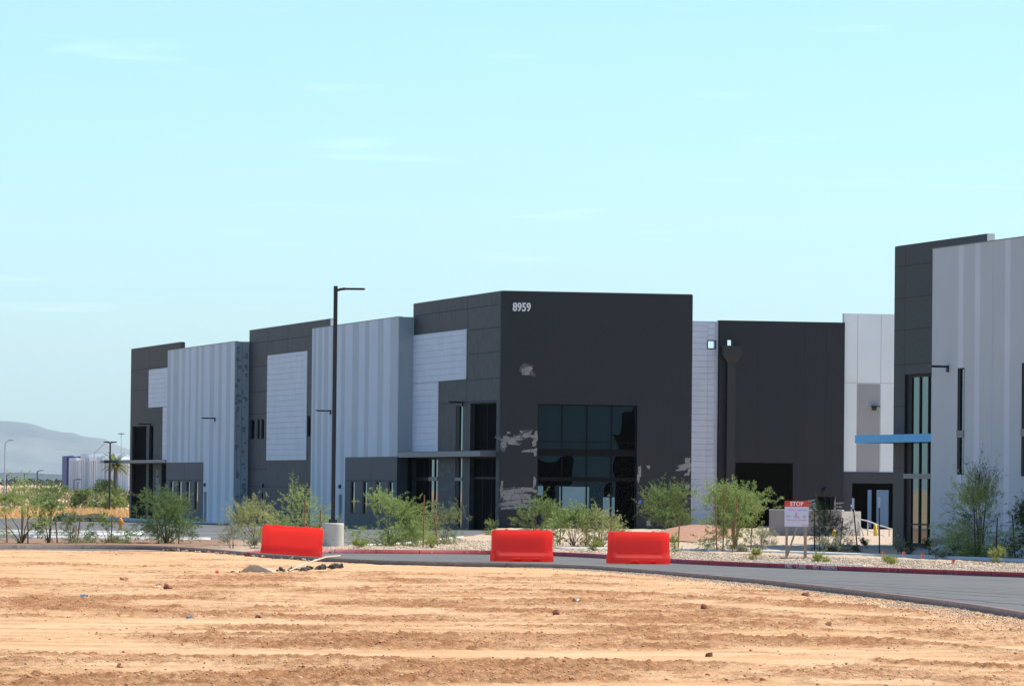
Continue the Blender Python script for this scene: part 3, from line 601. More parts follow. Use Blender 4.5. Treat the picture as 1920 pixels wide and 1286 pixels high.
# -- dark block middle (v 42.7..68.2)
wn2 = [(66.1, 67.5, 5.31, 6.55), (64.35, 65.1, 5.31, 6.55), (62.9, 63.8, 5.31, 6.55), (48.3, 49.2, 5.36, 6.59)]
wall(B, 'wall', 'u', 0, 42.7, 68.19, Z0, 12.25, .3, M['dark_mottled'], wn2 + [(62.55, 63.4, Z0, 1.9)])
slab(B, 'parapet_edge', 0, .3, 42.66, 42.697, 11.5, 12.25, M['cap'])
ribbed(B, 'u', 0, [(49.35, 61.9, 3.95, 10.53)], M['rib'])
joints(B, 'u', 0, [(62.1, 0, 12.2), (49.2, 0, 3.9), (49.2, 10.6, 12.2), (55.5, 10.6, 12.2)], [(11.4, 42.8, 68.1), (9.9, 62, 68.1), (8.3, 62, 68.1), (6.9, 62, 68.1), (3.4, 62, 68.1), (2.3, 43, 68.1)])
for h in wn2: window(B, 'u', 0, *h, M['windark'], depth=.15, fw=.1)
door(B, 0, 62.55, 63.4, Z0, 1.9)
# -- striped block near (v 20.4..43.9)
e2 = [20.4, 22.26, 24.03, 25.52, 27.75, 28.85, 30.57, 32.25, 34.34, 35.42, 37.36, 38.14, 39.12, 40.3, 40.96, 42.03, 42.7, 43.5, 43.9]
M['stripe2'] = stripe_mat('striped_pale_paint_near', stA, stB, e2)
wn3 = [(31.1, 32.35, .85, 2.68), (27.8, 29.05, .85, 2.68), (24.3, 25.6, .85, 2.68), (21.05, 22.3, .85, 2.68)]
wall(B, 'wall', 'u', -.85, 20.4, 43.9, Z0, 11.69, 1.2, M['stripe2'], [(20.38, 33.9, Z0, 4.05), (34.75, 35.75, Z0, 1.9)])
wall(B, 'wall', 'u', -.88, 20.12, 33.9, Z0, 4.05, .6, M['mid'], wn3)
slab(B, 'return_wall', -.85, .35, 20.15, 20.397, 4.06, 11.69, M['return']); 
joints(B, 'u', -.88, [(26.7, Z0, 4.0)], [(2.72, 20.2, 33.8)])
for h in wn3: window(B, 'u', -.88, *h, M['glasst'], depth=.05, fw=.05, dark=.30, tilt=.006)
door(B, -.85, 34.75, 35.75, Z0, 1.9); wall_light(B, 'u', -.85, 38.2, 6.75, .8)
# -- dark entrance block (v 0..20.4)
hA = [(.78, 6.58, .1, 3.98), (.78, 6.58, 4.30, 6.78), (8.27, 9.87, .1, 3.98), (8.27, 9.87, 4.30, 6.70), (14.0, 20.1, .1, 3.98)]
wall(B, 'wall', 'u', 0, .25, 20.39, Z0, 12.40, .3, M['dark_mottled'], hA)
ribbed(B, 'u', 0, [(7.5, 20.36, 8.07, 10.69), (13.95, 20.36, 4.32, 8.06)], M['rib'])
joints(B, 'u', 0, [(7.45, 4.3, 12.3), (7.45, .1, 3.9), (14.1, 10.75, 12.3), (13.9, 4.4, 8)], [(11.75, .3, 20.3), (10.6, .3, 7.45), (9.35, .3, 7.45), (8.0, .3, 7.45), (6.85, .3, 13.9)])
window(B, 'u', 0, *hA[0], M['windark'], mull=(2.6, 4.6), depth=.28, trans=((2.9, .1),)); window(B, 'u', 0, *hA[1], M['windark'], mull=(3.7,), depth=.28)
window(B, 'u', 0, *hA[2], M['glasst'], depth=.06, fw=.05, dark=.5, tilt=.002, spandrel=[(2.74, 2.92)]); window(B, 'u', 0, *hA[3], M['glasst'], depth=.06, fw=.05, dark=.5, tilt=.003)
window(B, 'u', 0, 14.02, 16.1, .1, 3.98, M['glasst'], mull=(14.95,), depth=.08, fw=.10, tilt=.0018, spandrel=[(2.74, 2.94)])
window(B, 'u', 0, 16.12, 20.08, .1, 3.98, M['windark'], mull=(18.1,), depth=.24, trans=((2.84, .2),))
slab(B, 'canopy', -.85, 0, .7, 20.1, 4.0, 4.28, M['steel'])
wall_light(B, 'u', 0, 8.35, 6.86, .7)
patches(B, 'u', 0, [(12.9, 3.55, .35, .12, 0), (11.4, 3.35, .5, .2, .1), (12.9, 3.1, .3, .15, .2), (10.6, 3.6, .3, .1, 0), (12.4, 2.3, 1.2, .10, -.03), (10.7, 2.5, .5, .14, 0), (10.9, 1.7, .35, .3, .3), (11.2, 1.2, .2, .3, .3)], mat('dull_primer_patch', (.12, .13, .12), rough=.8), 5)
# -- front face (v = 0)
fw_ = (1.99, 7.24, .1, 6.70)
wall(B, 'wall', 'v', 0, 0, 10.14, Z0, 12.41, .25, M['dark'], [fw_])
wf = window(B, 'v', 0, *fw_, M['glassf'], mull=(3.30, 4.61, 5.92), trans=(4.78, (4.245, .34), (2.885, .19)), depth=.14, fw=.05)
def shape(parent, axis, pos, polys, m, name):
    bm = bmesh.new()
    for P in polys: bm.faces.new([bm.verts.new((a, pos, z) if axis == 'v' else (pos, a, z)) for a, z in P])
    bmesh.ops.recalc_face_normals(bm, faces=bm.faces); return obj(name, bm, m, parent)
def shapes(parent, axis, pos, polys, m, name):
    for P in polys: shape(parent, axis, pos, [P], m, name)
def blob(P):  # soften a polygon
    return [tuple(q) for q in smooth_line(P + [P[0]], 5)[:-1]]
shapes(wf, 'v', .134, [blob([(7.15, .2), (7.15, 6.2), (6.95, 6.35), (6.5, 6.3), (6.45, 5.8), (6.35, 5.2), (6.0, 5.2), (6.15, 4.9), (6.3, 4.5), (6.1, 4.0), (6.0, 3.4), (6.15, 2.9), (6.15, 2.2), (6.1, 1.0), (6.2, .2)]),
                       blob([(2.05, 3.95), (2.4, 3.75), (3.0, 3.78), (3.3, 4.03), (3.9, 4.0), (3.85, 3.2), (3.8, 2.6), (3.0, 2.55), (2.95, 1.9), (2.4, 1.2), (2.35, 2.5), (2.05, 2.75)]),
                       blob([(5.6, 2.6), (5.95, 2.7), (5.95, 2.0), (5.6, 2.0), (5.55, 2.3)])], M['windark'], 'painted_dark_reflection')  # dark reflections in the front glass, painted as flat black shapes
shapes(wf, 'v', .130, [[(3.18, 1.2), (3.30, 1.2), (3.30, 2.5), (3.18, 2.5)], [(3.35, .9), (4.58, .9), (4.58, 2.5), (3.35, 2.5)], [(4.66, 1.1), (4.76, 1.1), (4.76, 2.5), (4.66, 2.5)], [(2.05, 2.05), (2.33, 2.05), (2.33, 2.52), (2.05, 2.52)], [(5.5, 1.0), (5.86, 1.0), (5.86, 1.98), (5.5, 1.98)], [(5.96, 1.0), (6.12, 1.0), (6.12, 1.98), (5.96, 1.98)]], M['teal'], 'pale_pane_shape')  # pale blue-grey shapes laid flat on the panes
mw = Matrix.Translation((.60, -.004, 11.42)) @ Matrix.Rotation(R(90), 4, 'X')
text('8959', .60, M['number'], B, mw, 'street_number', bold=.018, ext=.02, sx=.80)
rr = random.Random(6)
pf = [(1.36, 8.38, .27, .20, 0)]
pf += [(.22, 4.72, .13, .30, 0), (.5, 4.86, .35, .12, -.15), (.95, 4.93, .24, .11, .2), (.72, 4.66, .28, .07, -.05), (1.42, 5.12, .22, .13, .2), (1.12, 5.28, .07, .06, 0), (1.88, 5.0, .10, .30, 0), (1.75, 5.05, .22, .09, 0), (1.80, 4.66, .11, .12, .2), (.45, 5.22, .08, .06, 0), (1.55, 4.30, .35, .07, 0), (1.87, 4.25, .09, .18, 0),
       (.12, 2.35, .07, .38, 0), (.45, 2.05, .30, .22, .2), (.85, 2.25, .50, .13, .05), (1.5, 2.33, .40, .11, 0), (1.0, 1.95, .75, .13, .04), (1.45, 1.75, .45, .10, .05), (.65, 1.62, .50, .12, .10), (1.1, 1.50, .45, .09, .06), (.4, 1.38, .25, .07, .1), (1.84, 2.7, .08, .25, 0), (1.7, 1.35, .12, .2, .2), (1.8, 1.1, .1, .15, 0),
       (9.75, 3.62, .35, .10, .3), (9.95, 3.85, .14, .22, .2), (9.65, 3.45, .28, .07, .15), (10.03, 3.5, .09, .25, 0), (9.92, 3.20, .13, .08, 0), (9.95, 2.55, .10, .15, 0), (7.40, 3.35, .08, .26, .3), (7.33, 3.0, .06, .28, .3), (7.85, 3.55, .10, .08, 0), (7.9, .7, .1, .2, 0)]
patches(B, 'v', 0, pf, M['primer'], 2)
M['thinprimer'] = mat('thin_primer', (.09, .088, .085), (.15, .145, .14), 6, .8, c3=(.03, .03, .032), s3=5, lo3=.46, hi3=.60)
patches(B, 'v', .0035, [(a + rr.uniform(-.1, .1), z + rr.uniform(-.08, .08), hw * 1.35, hh * 1.5, tl) for (a, z, hw, hh, tl) in pf if hw > .12 and a < 9.6 and a + hw * 1.7 < 1.98], M['thinprimer'], 12)
bm = bmesh.new(); bmesh.ops.create_cone(bm, cap_ends=True, segments=16, radius1=.09, radius2=.09, depth=.04, matrix=Matrix.Translation((7.42, -.018, 1.78)) @ Matrix.Rotation(R(90), 4, 'X')); obj('door_push_plate', bm, M['bluebtn'], B)
wall(B, 'wall', 'u', 10.14 - .25, .252, 25.9, Z0, 12.40, .25, M['dark'])
# -- rear court walls (v = 26)
sc1 = (18.41, 18.84, 10.44, 10.84); sc2 = (19.50, 19.86, 10.60, 10.92)
wall(B, 'wall', 'v', 26, 9.9, 19.03, Z0, 11.97, .3, M['rib'], [sc1]); ribbed(B, 'v', 26, [(10.2, 18.4, 0, 11.95), (18.85, 19.0, 0, 11.95), (18.41, 18.84, 0, 10.40), (18.41, 18.84, 10.88, 11.95)], M['rib'])
mdh = (24.93, 25.9, Z0, 2.08); ddh = (20.05, 23.47, Z0, 3.97)
wall(B, 'wall', 'v', 25.78, 19.05, 26.49, Z0, 12.03, .5, M['dark'], [ddh, mdh, sc2])
joints(B, 'v', 25.78, [(21.3, 4, 12), (23.6, 0, 12), (24.1, 2.5, 12), (25.4, 2.5, 12)], [], mat('dark_joint', (.012, .012, .014), rough=.8), .012)
wall(B, 'wall', 'v', 26, 26.5, 44, 3.52, 12.56, .3, M['white'], [(27.3, 28.7, 3.53, 8.56)]); wall(B, 'wall', 'v', 26.002, 27.3, 28.7, 3.52, 8.56, .28, M['warm'])
joints(B, 'v', 26, [(27.33, 8.6, 12.5), (28.73, 8.6, 12.5), (28.73, 3.6, 8.5)], [(8.6, 26.5, 30)], M['lightjoint'], .010)
ent = (27.05, 30.9, Z0, 2.87)
wall(B, 'wall', 'v', 25.95, 26.52, 44, Z0, 3.515, .35, M['mid'], [ent])
window(B, 'v', 25.95, 27.05, 30.9, .2, 2.87, M['windark'], mull=(28.1,), depth=.5, fw=.08).location.y = 22 # glazed rear opening of the court
for (a0, a1, z0, z1) in (sc1, sc2):
    bm = bmesh.new(); yb = 25.93 if a0 < 19 else 25.75
    for q in ((a0 - .05, a0, z0, z1), (a1, a1 + .05, z0, z1), (a0 - .05, a1 + .05, z0 - .05, z0), (a0 - .05, a1 + .05, z1, z1 + .05)): box(bm, q[0], q[1], yb, yb + .1, q[2], q[3])
    f = obj('overflow_scupper', bm, M['black'], B)
bm = bmesh.new(); x0, x1, yb = 19.14, 20.27, 25.78
vs = [bm.verts.new(p) for p in ((x0, yb, 10.5), (x1, yb, 10.5), (x1, yb - .42, 10.5), (x0, yb - .42, 10.5), (x0, yb, 10.05), (x1, yb, 10.05), (x1, yb - .42, 10.05), (x0, yb - .42, 10.05), (x0 + .30, yb, 9.62), (x1 - .30, yb, 9.62), (x1 - .30, yb - .30, 9.62), (x0 + .30, yb - .30, 9.62))]
for a in (0, 4):
    for q in range(4): bm.faces.new((vs[a + q], vs[a + (q + 1) % 4], vs[a + 4 + (q + 1) % 4], vs[a + 4 + q]))
bm.faces.new(vs[:4]); bm.faces.new(vs[8:]); bmesh.ops.recalc_face_normals(bm, faces=bm.faces)
box(bm, x0 - .06, x1 + .06, yb - .47, yb - .001, 10.5, 10.58)
M['spout'] = mat('downspout_paint', (.030, .028, .026), rough=.6)
dsp = obj('downspout', bm, M['spout'], B); slab(dsp, 'pipe', 19.45, 19.92, 25.5, 25.778, 0, 9.62, M['spout'])
slab(B, 'wall', 19.04, 19.42, 25.6, 25.779, Z0, 12.0, M['windark']) if False else None
bm = bmesh.new(); bmesh.ops.create_uvsphere(bm, u_segments=16, v_segments=8, radius=.17, matrix=Matrix.Translation((25.4, 25.75, 2.47))); box(bm, 25.2, 25.6, 25.66, 25.778, 2.33, 2.40); obj('wall_light', bm, M['black'], B)
wall_light(B, 'v', 26, 28.35, 7.25, .35)
patches(B, 'v', 25.78, [(24.25, 1.78, .45, .09, .15), (24.3, 1.60, .55, .08, .10), (24.4, 1.40, .5, .08, .0), (24.4, 1.2, .45, .08, 0), (23.8, 1.55, .12, .2, 0), (26.2, 1.72, .25, .06, .03), (26.2, 1.52, .25, .05, 0), (26.2, 1.33, .25, .05, 0), (25.98, 1.5, .05, .5, 0)], M['primer'], 8)
# inside: dim bay with openings on to an unroofed yard, added to show daylight
pw = [(23.55, 24.5, .2, 2.46), (25.48, 25.8, .2, 2.48), (28.0, 29.1, .9, 2.5), (30.25, 30.55, .3, 2.5), (30.8, 31.6, .3, 2.5)]
wall(B, 'added_partition', 'v', 33, 14, 44, Z0, 9.4, .2, M['interior'], pw)
slab(B, 'ceiling', 10.2, 44, 26.3, 33.19, 9.4, 9.5, M['interior']); slab(B, 'added_partition', 13.8, 13.99, 26.4, 33.2, Z0, 9.39, M['interior'])
slab(B, 'floor', 10.2, 44, 26.3, 52, -.2, .1, M['interior']); slab(B, 'added_white_wall', 10.2, 60, 52, 52.2, Z0, 10.2, M['white'])  # white wall added to catch daylight behind the openings
# roofs, left open over the yard for daylight; plain rear and side walls
slab(B, 'roof', .31, 9.88, .3, 113.6, 11.1, 11.25, M['conc']); slab(B, 'roof', 9.9, 60, 52.3, 113.6, 10.1, 10.25, M['conc'])
slab(B, 'wall', .31, 60, 113.63, 113.93, Z0, 12.1, M['taupe']); slab(B, 'wall', 59.7, 60, 26.5, 113.6, Z0, 12, M['white']); slab(B, 'wall', 44.01, 59.7, 26, 26.3, Z0, 12, M['dark'])
slab(B, 'plinth_walk', -3.0, -.96, -.5, 115, -.75, -.05, M['walk']).rotation_euler = (0, 0, 0)
# ---------------- second building, at right
B2 = empty('warehouse', (*W(3.574, -53.388), 0), TH, 'tall warehouse cut by the right edge, charcoal end with blue canopy and pale striped wall', 'warehouse')
wh = (-4.9, -1.45, .25, 7.19)
wall(B2, 'wall', 'u', 0, -11.45, -.302, Z0, 12.45, .3, M['taupe'], [wh])
slab(B2, 'wall', 0, 30, -.3, 0, Z0, 12.44, M['taupe'])
slab(B2, 'parapet_edge', 0, .3, -11.49, -11.452, 11.4, 12.45, M['cap'])
joints(B2, 'u', 0, [(-1.38, .3, 12.4)], [(10.3, -7.3, 0), (9.0, -7.3, 0), (7.6, -7.3, 0), (5.9, -1.3, 0), (3.4, -1.3, 0), (11.6, -7.3, 0)])
window(B2, 'u', 0, *wh, M['glasst'], mull=(-3.15, -4.25, -2.05), trans=((1.13, .06),), depth=.12, fw=.13, spandrel=[(2.97, 3.17)], dark=.20)
cb = slab(B2, 'canopy', -.80, -.74, -7.35, 2.65, 4.42, 4.74, M['blue']); slab(cb, 'end_fascia', -.739, 3.2, 2.59, 2.65, 4.42, 4.74, M['blue']); slab(cb, 'deck', -.739, -.002, -7.35, 2.589, 4.60, 4.70, M['blue']); slab(cb, 'deck', -.001, 3.2, .002, 2.589, 4.60, 4.70, M['blue'])
for k in range(8): slab(cb, 'bracket', -.738, -.003, -7.0 + k * 1.25, -6.9 + k * 1.25, 4.46, 4.598, M['blue'])
for (u0, v0, v1, h) in ((0, 93.3, 113.9, 12.14), (-.9, 68.5, 93.3, 11.55), (0, 42.7, 68.15, 12.25), (-.85, 20.4, 43.9, 11.69), (0, .3, 20.35, 12.40)):
    slab(B, 'coping', u0 - .02, u0 + .26, v0 + .01, v1 - .01, h + .001, h + .035, M['steel'])
slab(B, 'coping', .02, 10.1, -.02, .2, 12.412, 12.445, M['steel']); slab(B2, 'coping', -.87, -.6, -45.9, -7.42, 12.001, 12.035, M['steel'])
es = [-46, -40.6, -40.0, -36.5, -35.9, -33.5, -32.9, -27, -26.2, -20.6, -20.0, -16.7, -16.0, -13.25, -12.65, -11.22, -10.65, -7.4]
M['stripe3'] = stripe_mat('striped_lavender_grey_paint', (.46, .475, .47), (.56, .57, .59), es)
wR = [(-11.38, -10.55, 3.12, 7.25), (-18.8, -17.95, 3.06, 7.3), (-26.2, -25.4, 3.1, 7.3), (-33.6, -32.8, 3.1, 7.3)]
wall(B2, 'wall', 'u', -.85, -46, -7.4, Z0, 12.0, 1.2, M['stripe3'], wR)
joints(B2, 'u', -.85, [(-14.6, Z0, 11.95), (-22, Z0, 11.95)], [], M['warm'], .012)
for h in wR: window(B2, 'u', -.85, *h, M['glasst'], depth=.05, fw=.05, dark=.38, spandrel=[(4.56, 4.83)])
wall_light(B2, 'u', -.85, -9.4, 7.32, .65)
slab(B2, 'roof', .35, 30, -45.7, -.31, 11.0, 11.15, M['conc']); slab(B2, 'wall', .36, 30, -46, -45.72, Z0, 12, M['stripe3'])

# ------------------------------------------------------------------ street furniture
def cyl(bm, r, z0, z1, n=32, r2=None):
    bmesh.ops.create_cone(bm, cap_ends=True, segments=n, radius1=r, radius2=r if r2 is None else r2, depth=z1 - z0, matrix=Matrix.Translation((0, 0, (z0 + z1) / 2)))
lx, ly = -6.66, 190.7; lz = float(g(lx, ly)) + .05
lp = empty('street_lamp', (lx, ly, lz), 0, 'tall black lamp post on a round concrete footing beside the red barrier', 'street lamp')
bm = bmesh.new(); tube(bm, [(0, 0, -.2), (0, 0, .90), (0, 0, .935), (0, 0, .945)], [.41, .41, .395, .36], 40); obj('footing', bm, M['conc'], lp, smooth=False)
bm = bmesh.new(); box(bm, -.16, .16, -.16, .16, .95, 1.08); box(bm, -.075, .075, -.075, 0.075, 1.08, 9.86, None); obj('pole', bm, M['black'], lp)
bm = bmesh.new(); tube(bm, [(.06, 0, 9.70), (.20, 0, 9.74), (.36, 0, 9.76)], .05, 8); obj('arm', bm, M['black'], lp)
bm = bmesh.new(); box(bm, .30, 1.12, -.17, .17, 9.72, 9.79); 
bmesh.ops.bevel(bm, geom=bm.edges[:], offset=.03, segments=2, affect='EDGES'); obj('lamp_head', bm, M['black'], lp)
# ---- water-filled barriers
def barrier(loc, rz, label, tilt=0, L=2.02, H=1.05, rib_side=-1):
    root = empty('traffic_barrier', loc, rz, label, 'barrier', 'red plastic traffic barriers'); root.rotation_euler = (0, tilt, rz)
    half = L / 2; st = []
    sts = sorted(set([round(q, 3) for q in np.linspace(-half, half, 45)] + [-.36, -.355, -.10, -.095, .28, .285, .54, .545]))
    def prof(x):
        e = half - abs(x); rec = sm((e - .17) / .05) * .030            # long face recessed between the end columns
        rnd = .055 * (1 - sm(e / .06))                                 # rounded ends
        slot = .085 if (-.358 < x < -.098 or .283 < x < .543) else .015
        P = [(.255, slot), (.272, slot + .03), (.272, .19), (.262 - rec * .2, .215), (.175 - rec, .34), (.165 - rec, .40)]
        P += [(.160 - rec, z) for z in (.46, .53, .60, .67, .74, .81, .88)]
        P += [(.155 - rec * .6, .95), (.150, H - .06), (.135, H - .02), (.10, H), (.0, H + .004)]
        return [(y * (1 - rnd * 1.6) - (rnd * .4), z if z < .9 else z - rnd * .5) for y, z in P]
    bm = bmesh.new(); rings = []
    for x in sts:
        P = prof(x); e = half - abs(x); full = [(-y, z) for y, z in P] + [(y, z) for y, z in P[::-1][1:]]
        ring = []
        for y, z in full:
            xx = x
            if e < .12: xx = x + math.copysign((.022 * (1 if math.sin(2 * math.pi * z / .21 + .6) > 0 else -1)) * (1 - e / .12), x)
            yy = y * (1 - .10 * (1 if math.sin(2 * math.pi * z / .21 + .6) < 0 else 0) * (1 - sm(e / .12)) * (1 if e < .12 else 0))
            ring.append(bm.verts.new((xx, yy, z)))
        rings.append(ring)
    for a, b in zip(rings, rings[1:]):
        for k in range(len(a)): bm.faces.new((a[k], b[k], b[(k + 1) % len(a)], a[(k + 1) % len(a)]))
    bm.faces.new(rings[0]); bm.faces.new(rings[-1][::-1]); bmesh.ops.recalc_face_normals(bm, faces=bm.faces)
    o = obj('body', bm, M['barrier'], root, smooth=True)
    try: o.data.set_sharp_from_angle(angle=R(38))
    except Exception: pass
    bm = bmesh.new(); 
    for x in (-.55, .5): bmesh.ops.create_cone(bm, cap_ends=True, segments=16, radius1=.05, radius2=.045, depth=.03, matrix=Matrix.Translation((x, 0, H + .018)))
    obj('fill_cap', bm, M['barrier'], root)
    bm = bmesh.new(); box(bm, -.40, .60, -.13, .13, .004, .13); obj('base_web', bm, M['barrier'], root)
    bm = bmesh.new()
    for z in (.30, .51, .72): box(bm, half + .0, half + .045, -.05, .05, z, z + .09)
    obj('connector_lug', bm, M['barrier'], root)
    return root
barrier((-7.45, 172.8, .0), R(-8), 'red plastic barrier leaning by the concrete lamp footing, leftmost of three', tilt=R(3.0))
barrier((.40, 167.9, .0), R(18), 'red plastic barrier standing alone in the driveway, middle of three', tilt=R(.2))
barrier((4.20, 165.6, .0), R(18), 'red plastic barrier touching the view of the red kerb, rightmost of three', tilt=R(.3))
# ---- STOP sign board
sx, sy = 9.75, 172.5; sz_ = float(g(sx, sy)) + .10
sg = empty('notice_board', (sx, sy, sz_), R(4), 'white notice board with red STOP header on timber legs behind the red kerb', 'sign')
bm = bmesh.new(); box(bm, -.38, -.30, -.02, .02, .06, 1.95); obj('post', bm, M['wood'], sg)
bm = bmesh.new(); box(bm, .25, .35, -.02, .02, .06, 1.95); obj('post', bm, M['wood'], sg)
bm = bmesh.new(); box(bm, -.03, .03, .021, .05, 0, 1.2, Matrix.Translation((-.31, 0, .12)) @ Matrix.Rotation(R(18), 4, 'Y')); obj('brace', bm, M['wood'], sg)
bm = bmesh.new(); box(bm, -.56, .56, -.06, .06, -.12, .06, Matrix.Rotation(R(1.5), 4, 'Y')); obj('base_beam', bm, M['wood'], sg)
bm = bmesh.new(); box(bm, -.42, .40, -.045, -.022, 1.13, 1.80); bd = obj('board', bm, M['signwhite'], sg)
bm = bmesh.new(); box(bm, -.42, .40, -.047, -.020, 1.80, 2.00); hd = obj('header', bm, M['signred'], sg)
text('STOP', .19, M['signletter'], hd, Matrix.Translation((-.01, -.048, 1.835)) @ Matrix.Rotation(R(90), 4, 'X'), bold=.004, ext=.002, align='CENTER')
bm = bmesh.new()
def bars(z, xs_, h, rr_): 
    for (a, b) in xs_:
        x = a
        while x < b:
            ww = rr_.uniform(.012, .03); box(bm, x, min(x + ww, b), -.048, -.044, z, z + h * rr_.uniform(.7, 1)); x += ww + .008
rr = random.Random(1); bars(1.67, [(-.30, -.08), (.02, .34)], .03, rr); bars(1.45, [(-.36, -.22), (-.12, .08), (.20, .32)], .028, rr); bars(1.49, [(-.35, -.25), (.21, .31)], .02, rr); bars(1.41, [(-.08, .10), (.20, .32)], .022, rr)
obj('printed_lines', bm, M['ink'], bd); bm = bmesh.new()
bars(1.33, [(-.36, .34)], .035, rr); bars(1.16, [(.18, .38)], .03, rr); box(bm, -.05, .0, -.048, -.044, 1.53, 1.60); box(bm, -.06, .02, -.048, -.044, 1.48, 1.515)
obj('printed_lines', bm, M['inkred'], bd)
# ---- kerb lettering, stencilled on the road face of the red kerb
def kerb_sign(words, label):
    r_ = empty('kerb_lettering', (0, 0, 0), 0, label, 'lettering', None)
    for (wd, xc, size, sx_) in words:
        yc = float(np.interp(xc, K2s[:, 0], K2s[:, 1])); x1 = xc + .25; y1 = float(np.interp(x1, K2s[:, 0], K2s[:, 1])); a = math.atan2(y1 - yc, .25)
        mw = Matrix.Translation((xc, yc, float(g(xc, yc)) + .02)) @ Matrix.Rotation(a, 4, 'Z') @ Matrix.Translation((0, -.028, 0)) @ Matrix.Rotation(R(90), 4, 'X')
        text(wd, size, M['letter'], r_, mw, 'word', bold=.002, ext=.004, sx=sx_)
kerb_sign([('FIRE', 8.67, .165, 1.75), ('LANE', 8.99, .165, 1.75), ('NO', 9.44, .165, 1.55), ('PARKING', 9.68, .165, 1.45)], 'white stencilled fire lane lettering on the red kerb below the notice board')
kerb_sign([('FIRE', -6.50, .12, .72), ('LANE', -6.28, .12, .72), ('NO', -6.00, .12, .7), ('PARKING', -5.86, .12, .55)], 'white stencilled fire lane lettering on the red kerb right of the lamp footing')
# ---- low dock wall and railings
q = W(0, 0)
dwv = [(11.95, 233.9), (15.35, 232.4)]
a = math.atan2(dwv[1][1] - dwv[0][1], dwv[1][0] - dwv[0][0]); dw = empty('dock_wall', (11.95, 233.9, 0), a, 'low pale plastered wall behind the notice board', 'wall')
slab(dw, 'wall_panel', 0, 3.55, 0, .25, -.3, 1.52, M['block']); slab(dw, 'wall_panel', 3.30, 3.55, .251, 2.6, -.3, 1.50, M['block']); slab(dw, 'coping', -.02, 3.57, -.02, .27, 1.521, 1.56, M['walk'])
def rail(loc, pts, posts, label, extra=()):
    r_ = empty('handrail', loc, 0, label, 'railing')
    bm = bmesh.new(); tube(bm, pts, .028, 8); obj('top_rail', bm, M['galv'], r_)
    bm = bmesh.new(); tube(bm, [(p[0], p[1], p[2] - .42) for p in pts], .022, 8); obj('lower_rail', bm, M['galv'], r_)
    for p in posts:
        bm = bmesh.new(); tube(bm, [(p[0], p[1], p[3]), (p[0], p[1], p[2])], .026, 8); obj('post', bm, M['galv'], r_)
    for e in extra:
        bm = bmesh.new(); tube(bm, e, .024, 8); obj('baluster', bm, M['galv'], r_)
    return r_
rail((16.3, 236, .1), [(0, 0, 1.02), (.35, 0, .95), (.75, 0, .80), (1.35, 0, .62), (1.9, 0, .48)], [(.35, 0, .95, -.1), (.85, 0, .78, -.1), (1.35, 0, .62, -.1), (1.85, 0, .49, -.1)], 'galvanised ramp handrail sloping down before the glazed opening')
rail((15.75, 234.5, .1), [(0, 0, 1.7), (.15, 0, 1.45), (.55, 0, .45), (.62, 0, .1)], [(.15, 0, 1.45, 0), (.4, 0, .85, 0)], 'steep galvanised stair handrail at the end of the low wall', [[(.05, .5, 1.5), (.5, .5, .1)], [(.1, .5, .9), (.6, .5, -.0)], [(0, .2, .55), (.65, .2, .2)], [(.0, .2, .2), (.65, .2, .0)]])
def bollard(x, y, h, label):
    r_ = empty('bollard', (x, y, float(g(x, y)) + .05), 0, label, 'bollard', 'yellow bollards by the dock'); bm = bmesh.new(); tube(bm, [(0, 0, -.1), (0, 0, h - .05), (0, 0, h)], [.085, .085, .03], 14); obj('tube', bm, M['yellow'], r_, smooth=True)
bollard(16.95, 235.2, .62, 'yellow bollard in front of the ramp handrail'); bollard(14.6, 228.5, .42, 'yellow bollard in front of the low wall by the dark tree'); bollard(18.2, 236.2, .45, 'short yellow bollard at the foot of the ramp handrail')
# ---- dirt mound in the court
n = 40; xs_ = np.linspace(-1.9, 2.0, n); yy_ = np.linspace(-16, 20, n); X, Y = np.meshgrid(xs_, yy_)
Zm = 1.0 * np.exp(-(X / 1.25) ** 4 - (Y / 14.) ** 4) * (.55 + .12 * fbm(X * 1.5, Y * .8, 4, 4)); X2 = X + 8.2 + (Y + 0) * .11; Y2 = Y + 226
idx = np.arange(X.size).reshape(X.shape); F = np.c_[idx[:-1, :-1].ravel(), idx[:-1, 1:].ravel(), idx[1:, 1:].ravel(), idx[1:, :-1].ravel()]
tag(npmesh('dirt_mound', np.c_[X2.ravel(), Y2.ravel(), (g(X2, Y2) + .08 + Zm * .85).ravel()], F, M['reddirt'], smooth=True), kind='structure')
# ---- orange pin flags
for (x, y, h, lb) in ((12.35, 168.2, .34, 'orange pin flag in the gravel, leftmost of the row'), (12.95, 167.2, .36, 'largest orange pin flag, second from the left in the gravel'), (13.35, 164.6, .32, 'orange pin flag third from the left in the gravel'), (13.75, 157.6, .24, 'small orange pin flag nearest the red kerb')):
    z = float(g(x, y)) + .12; r_ = empty('pin_flag', (x, y, z), 0, lb, 'marker flag', 'orange pin flags in the gravel')
    bm = bmesh.new(); tube(bm, [(0, 0, 0), (.01, 0, h)], .006, 5); obj('wire', bm, M['galv'], r_)
    bm = bmesh.new(); P = [(-.02, 0, h), (.05, .02, h + .01), (.10, -.02, h - .04), (.04, 0, h - .13), (0, .01, h - .12)]; f = bm.faces.new([bm.verts.new(p) for p in P])
    bmesh.ops.solidify(bm, geom=bm.faces[:], thickness=.006); obj('flag', bm, M['flag'], r_)
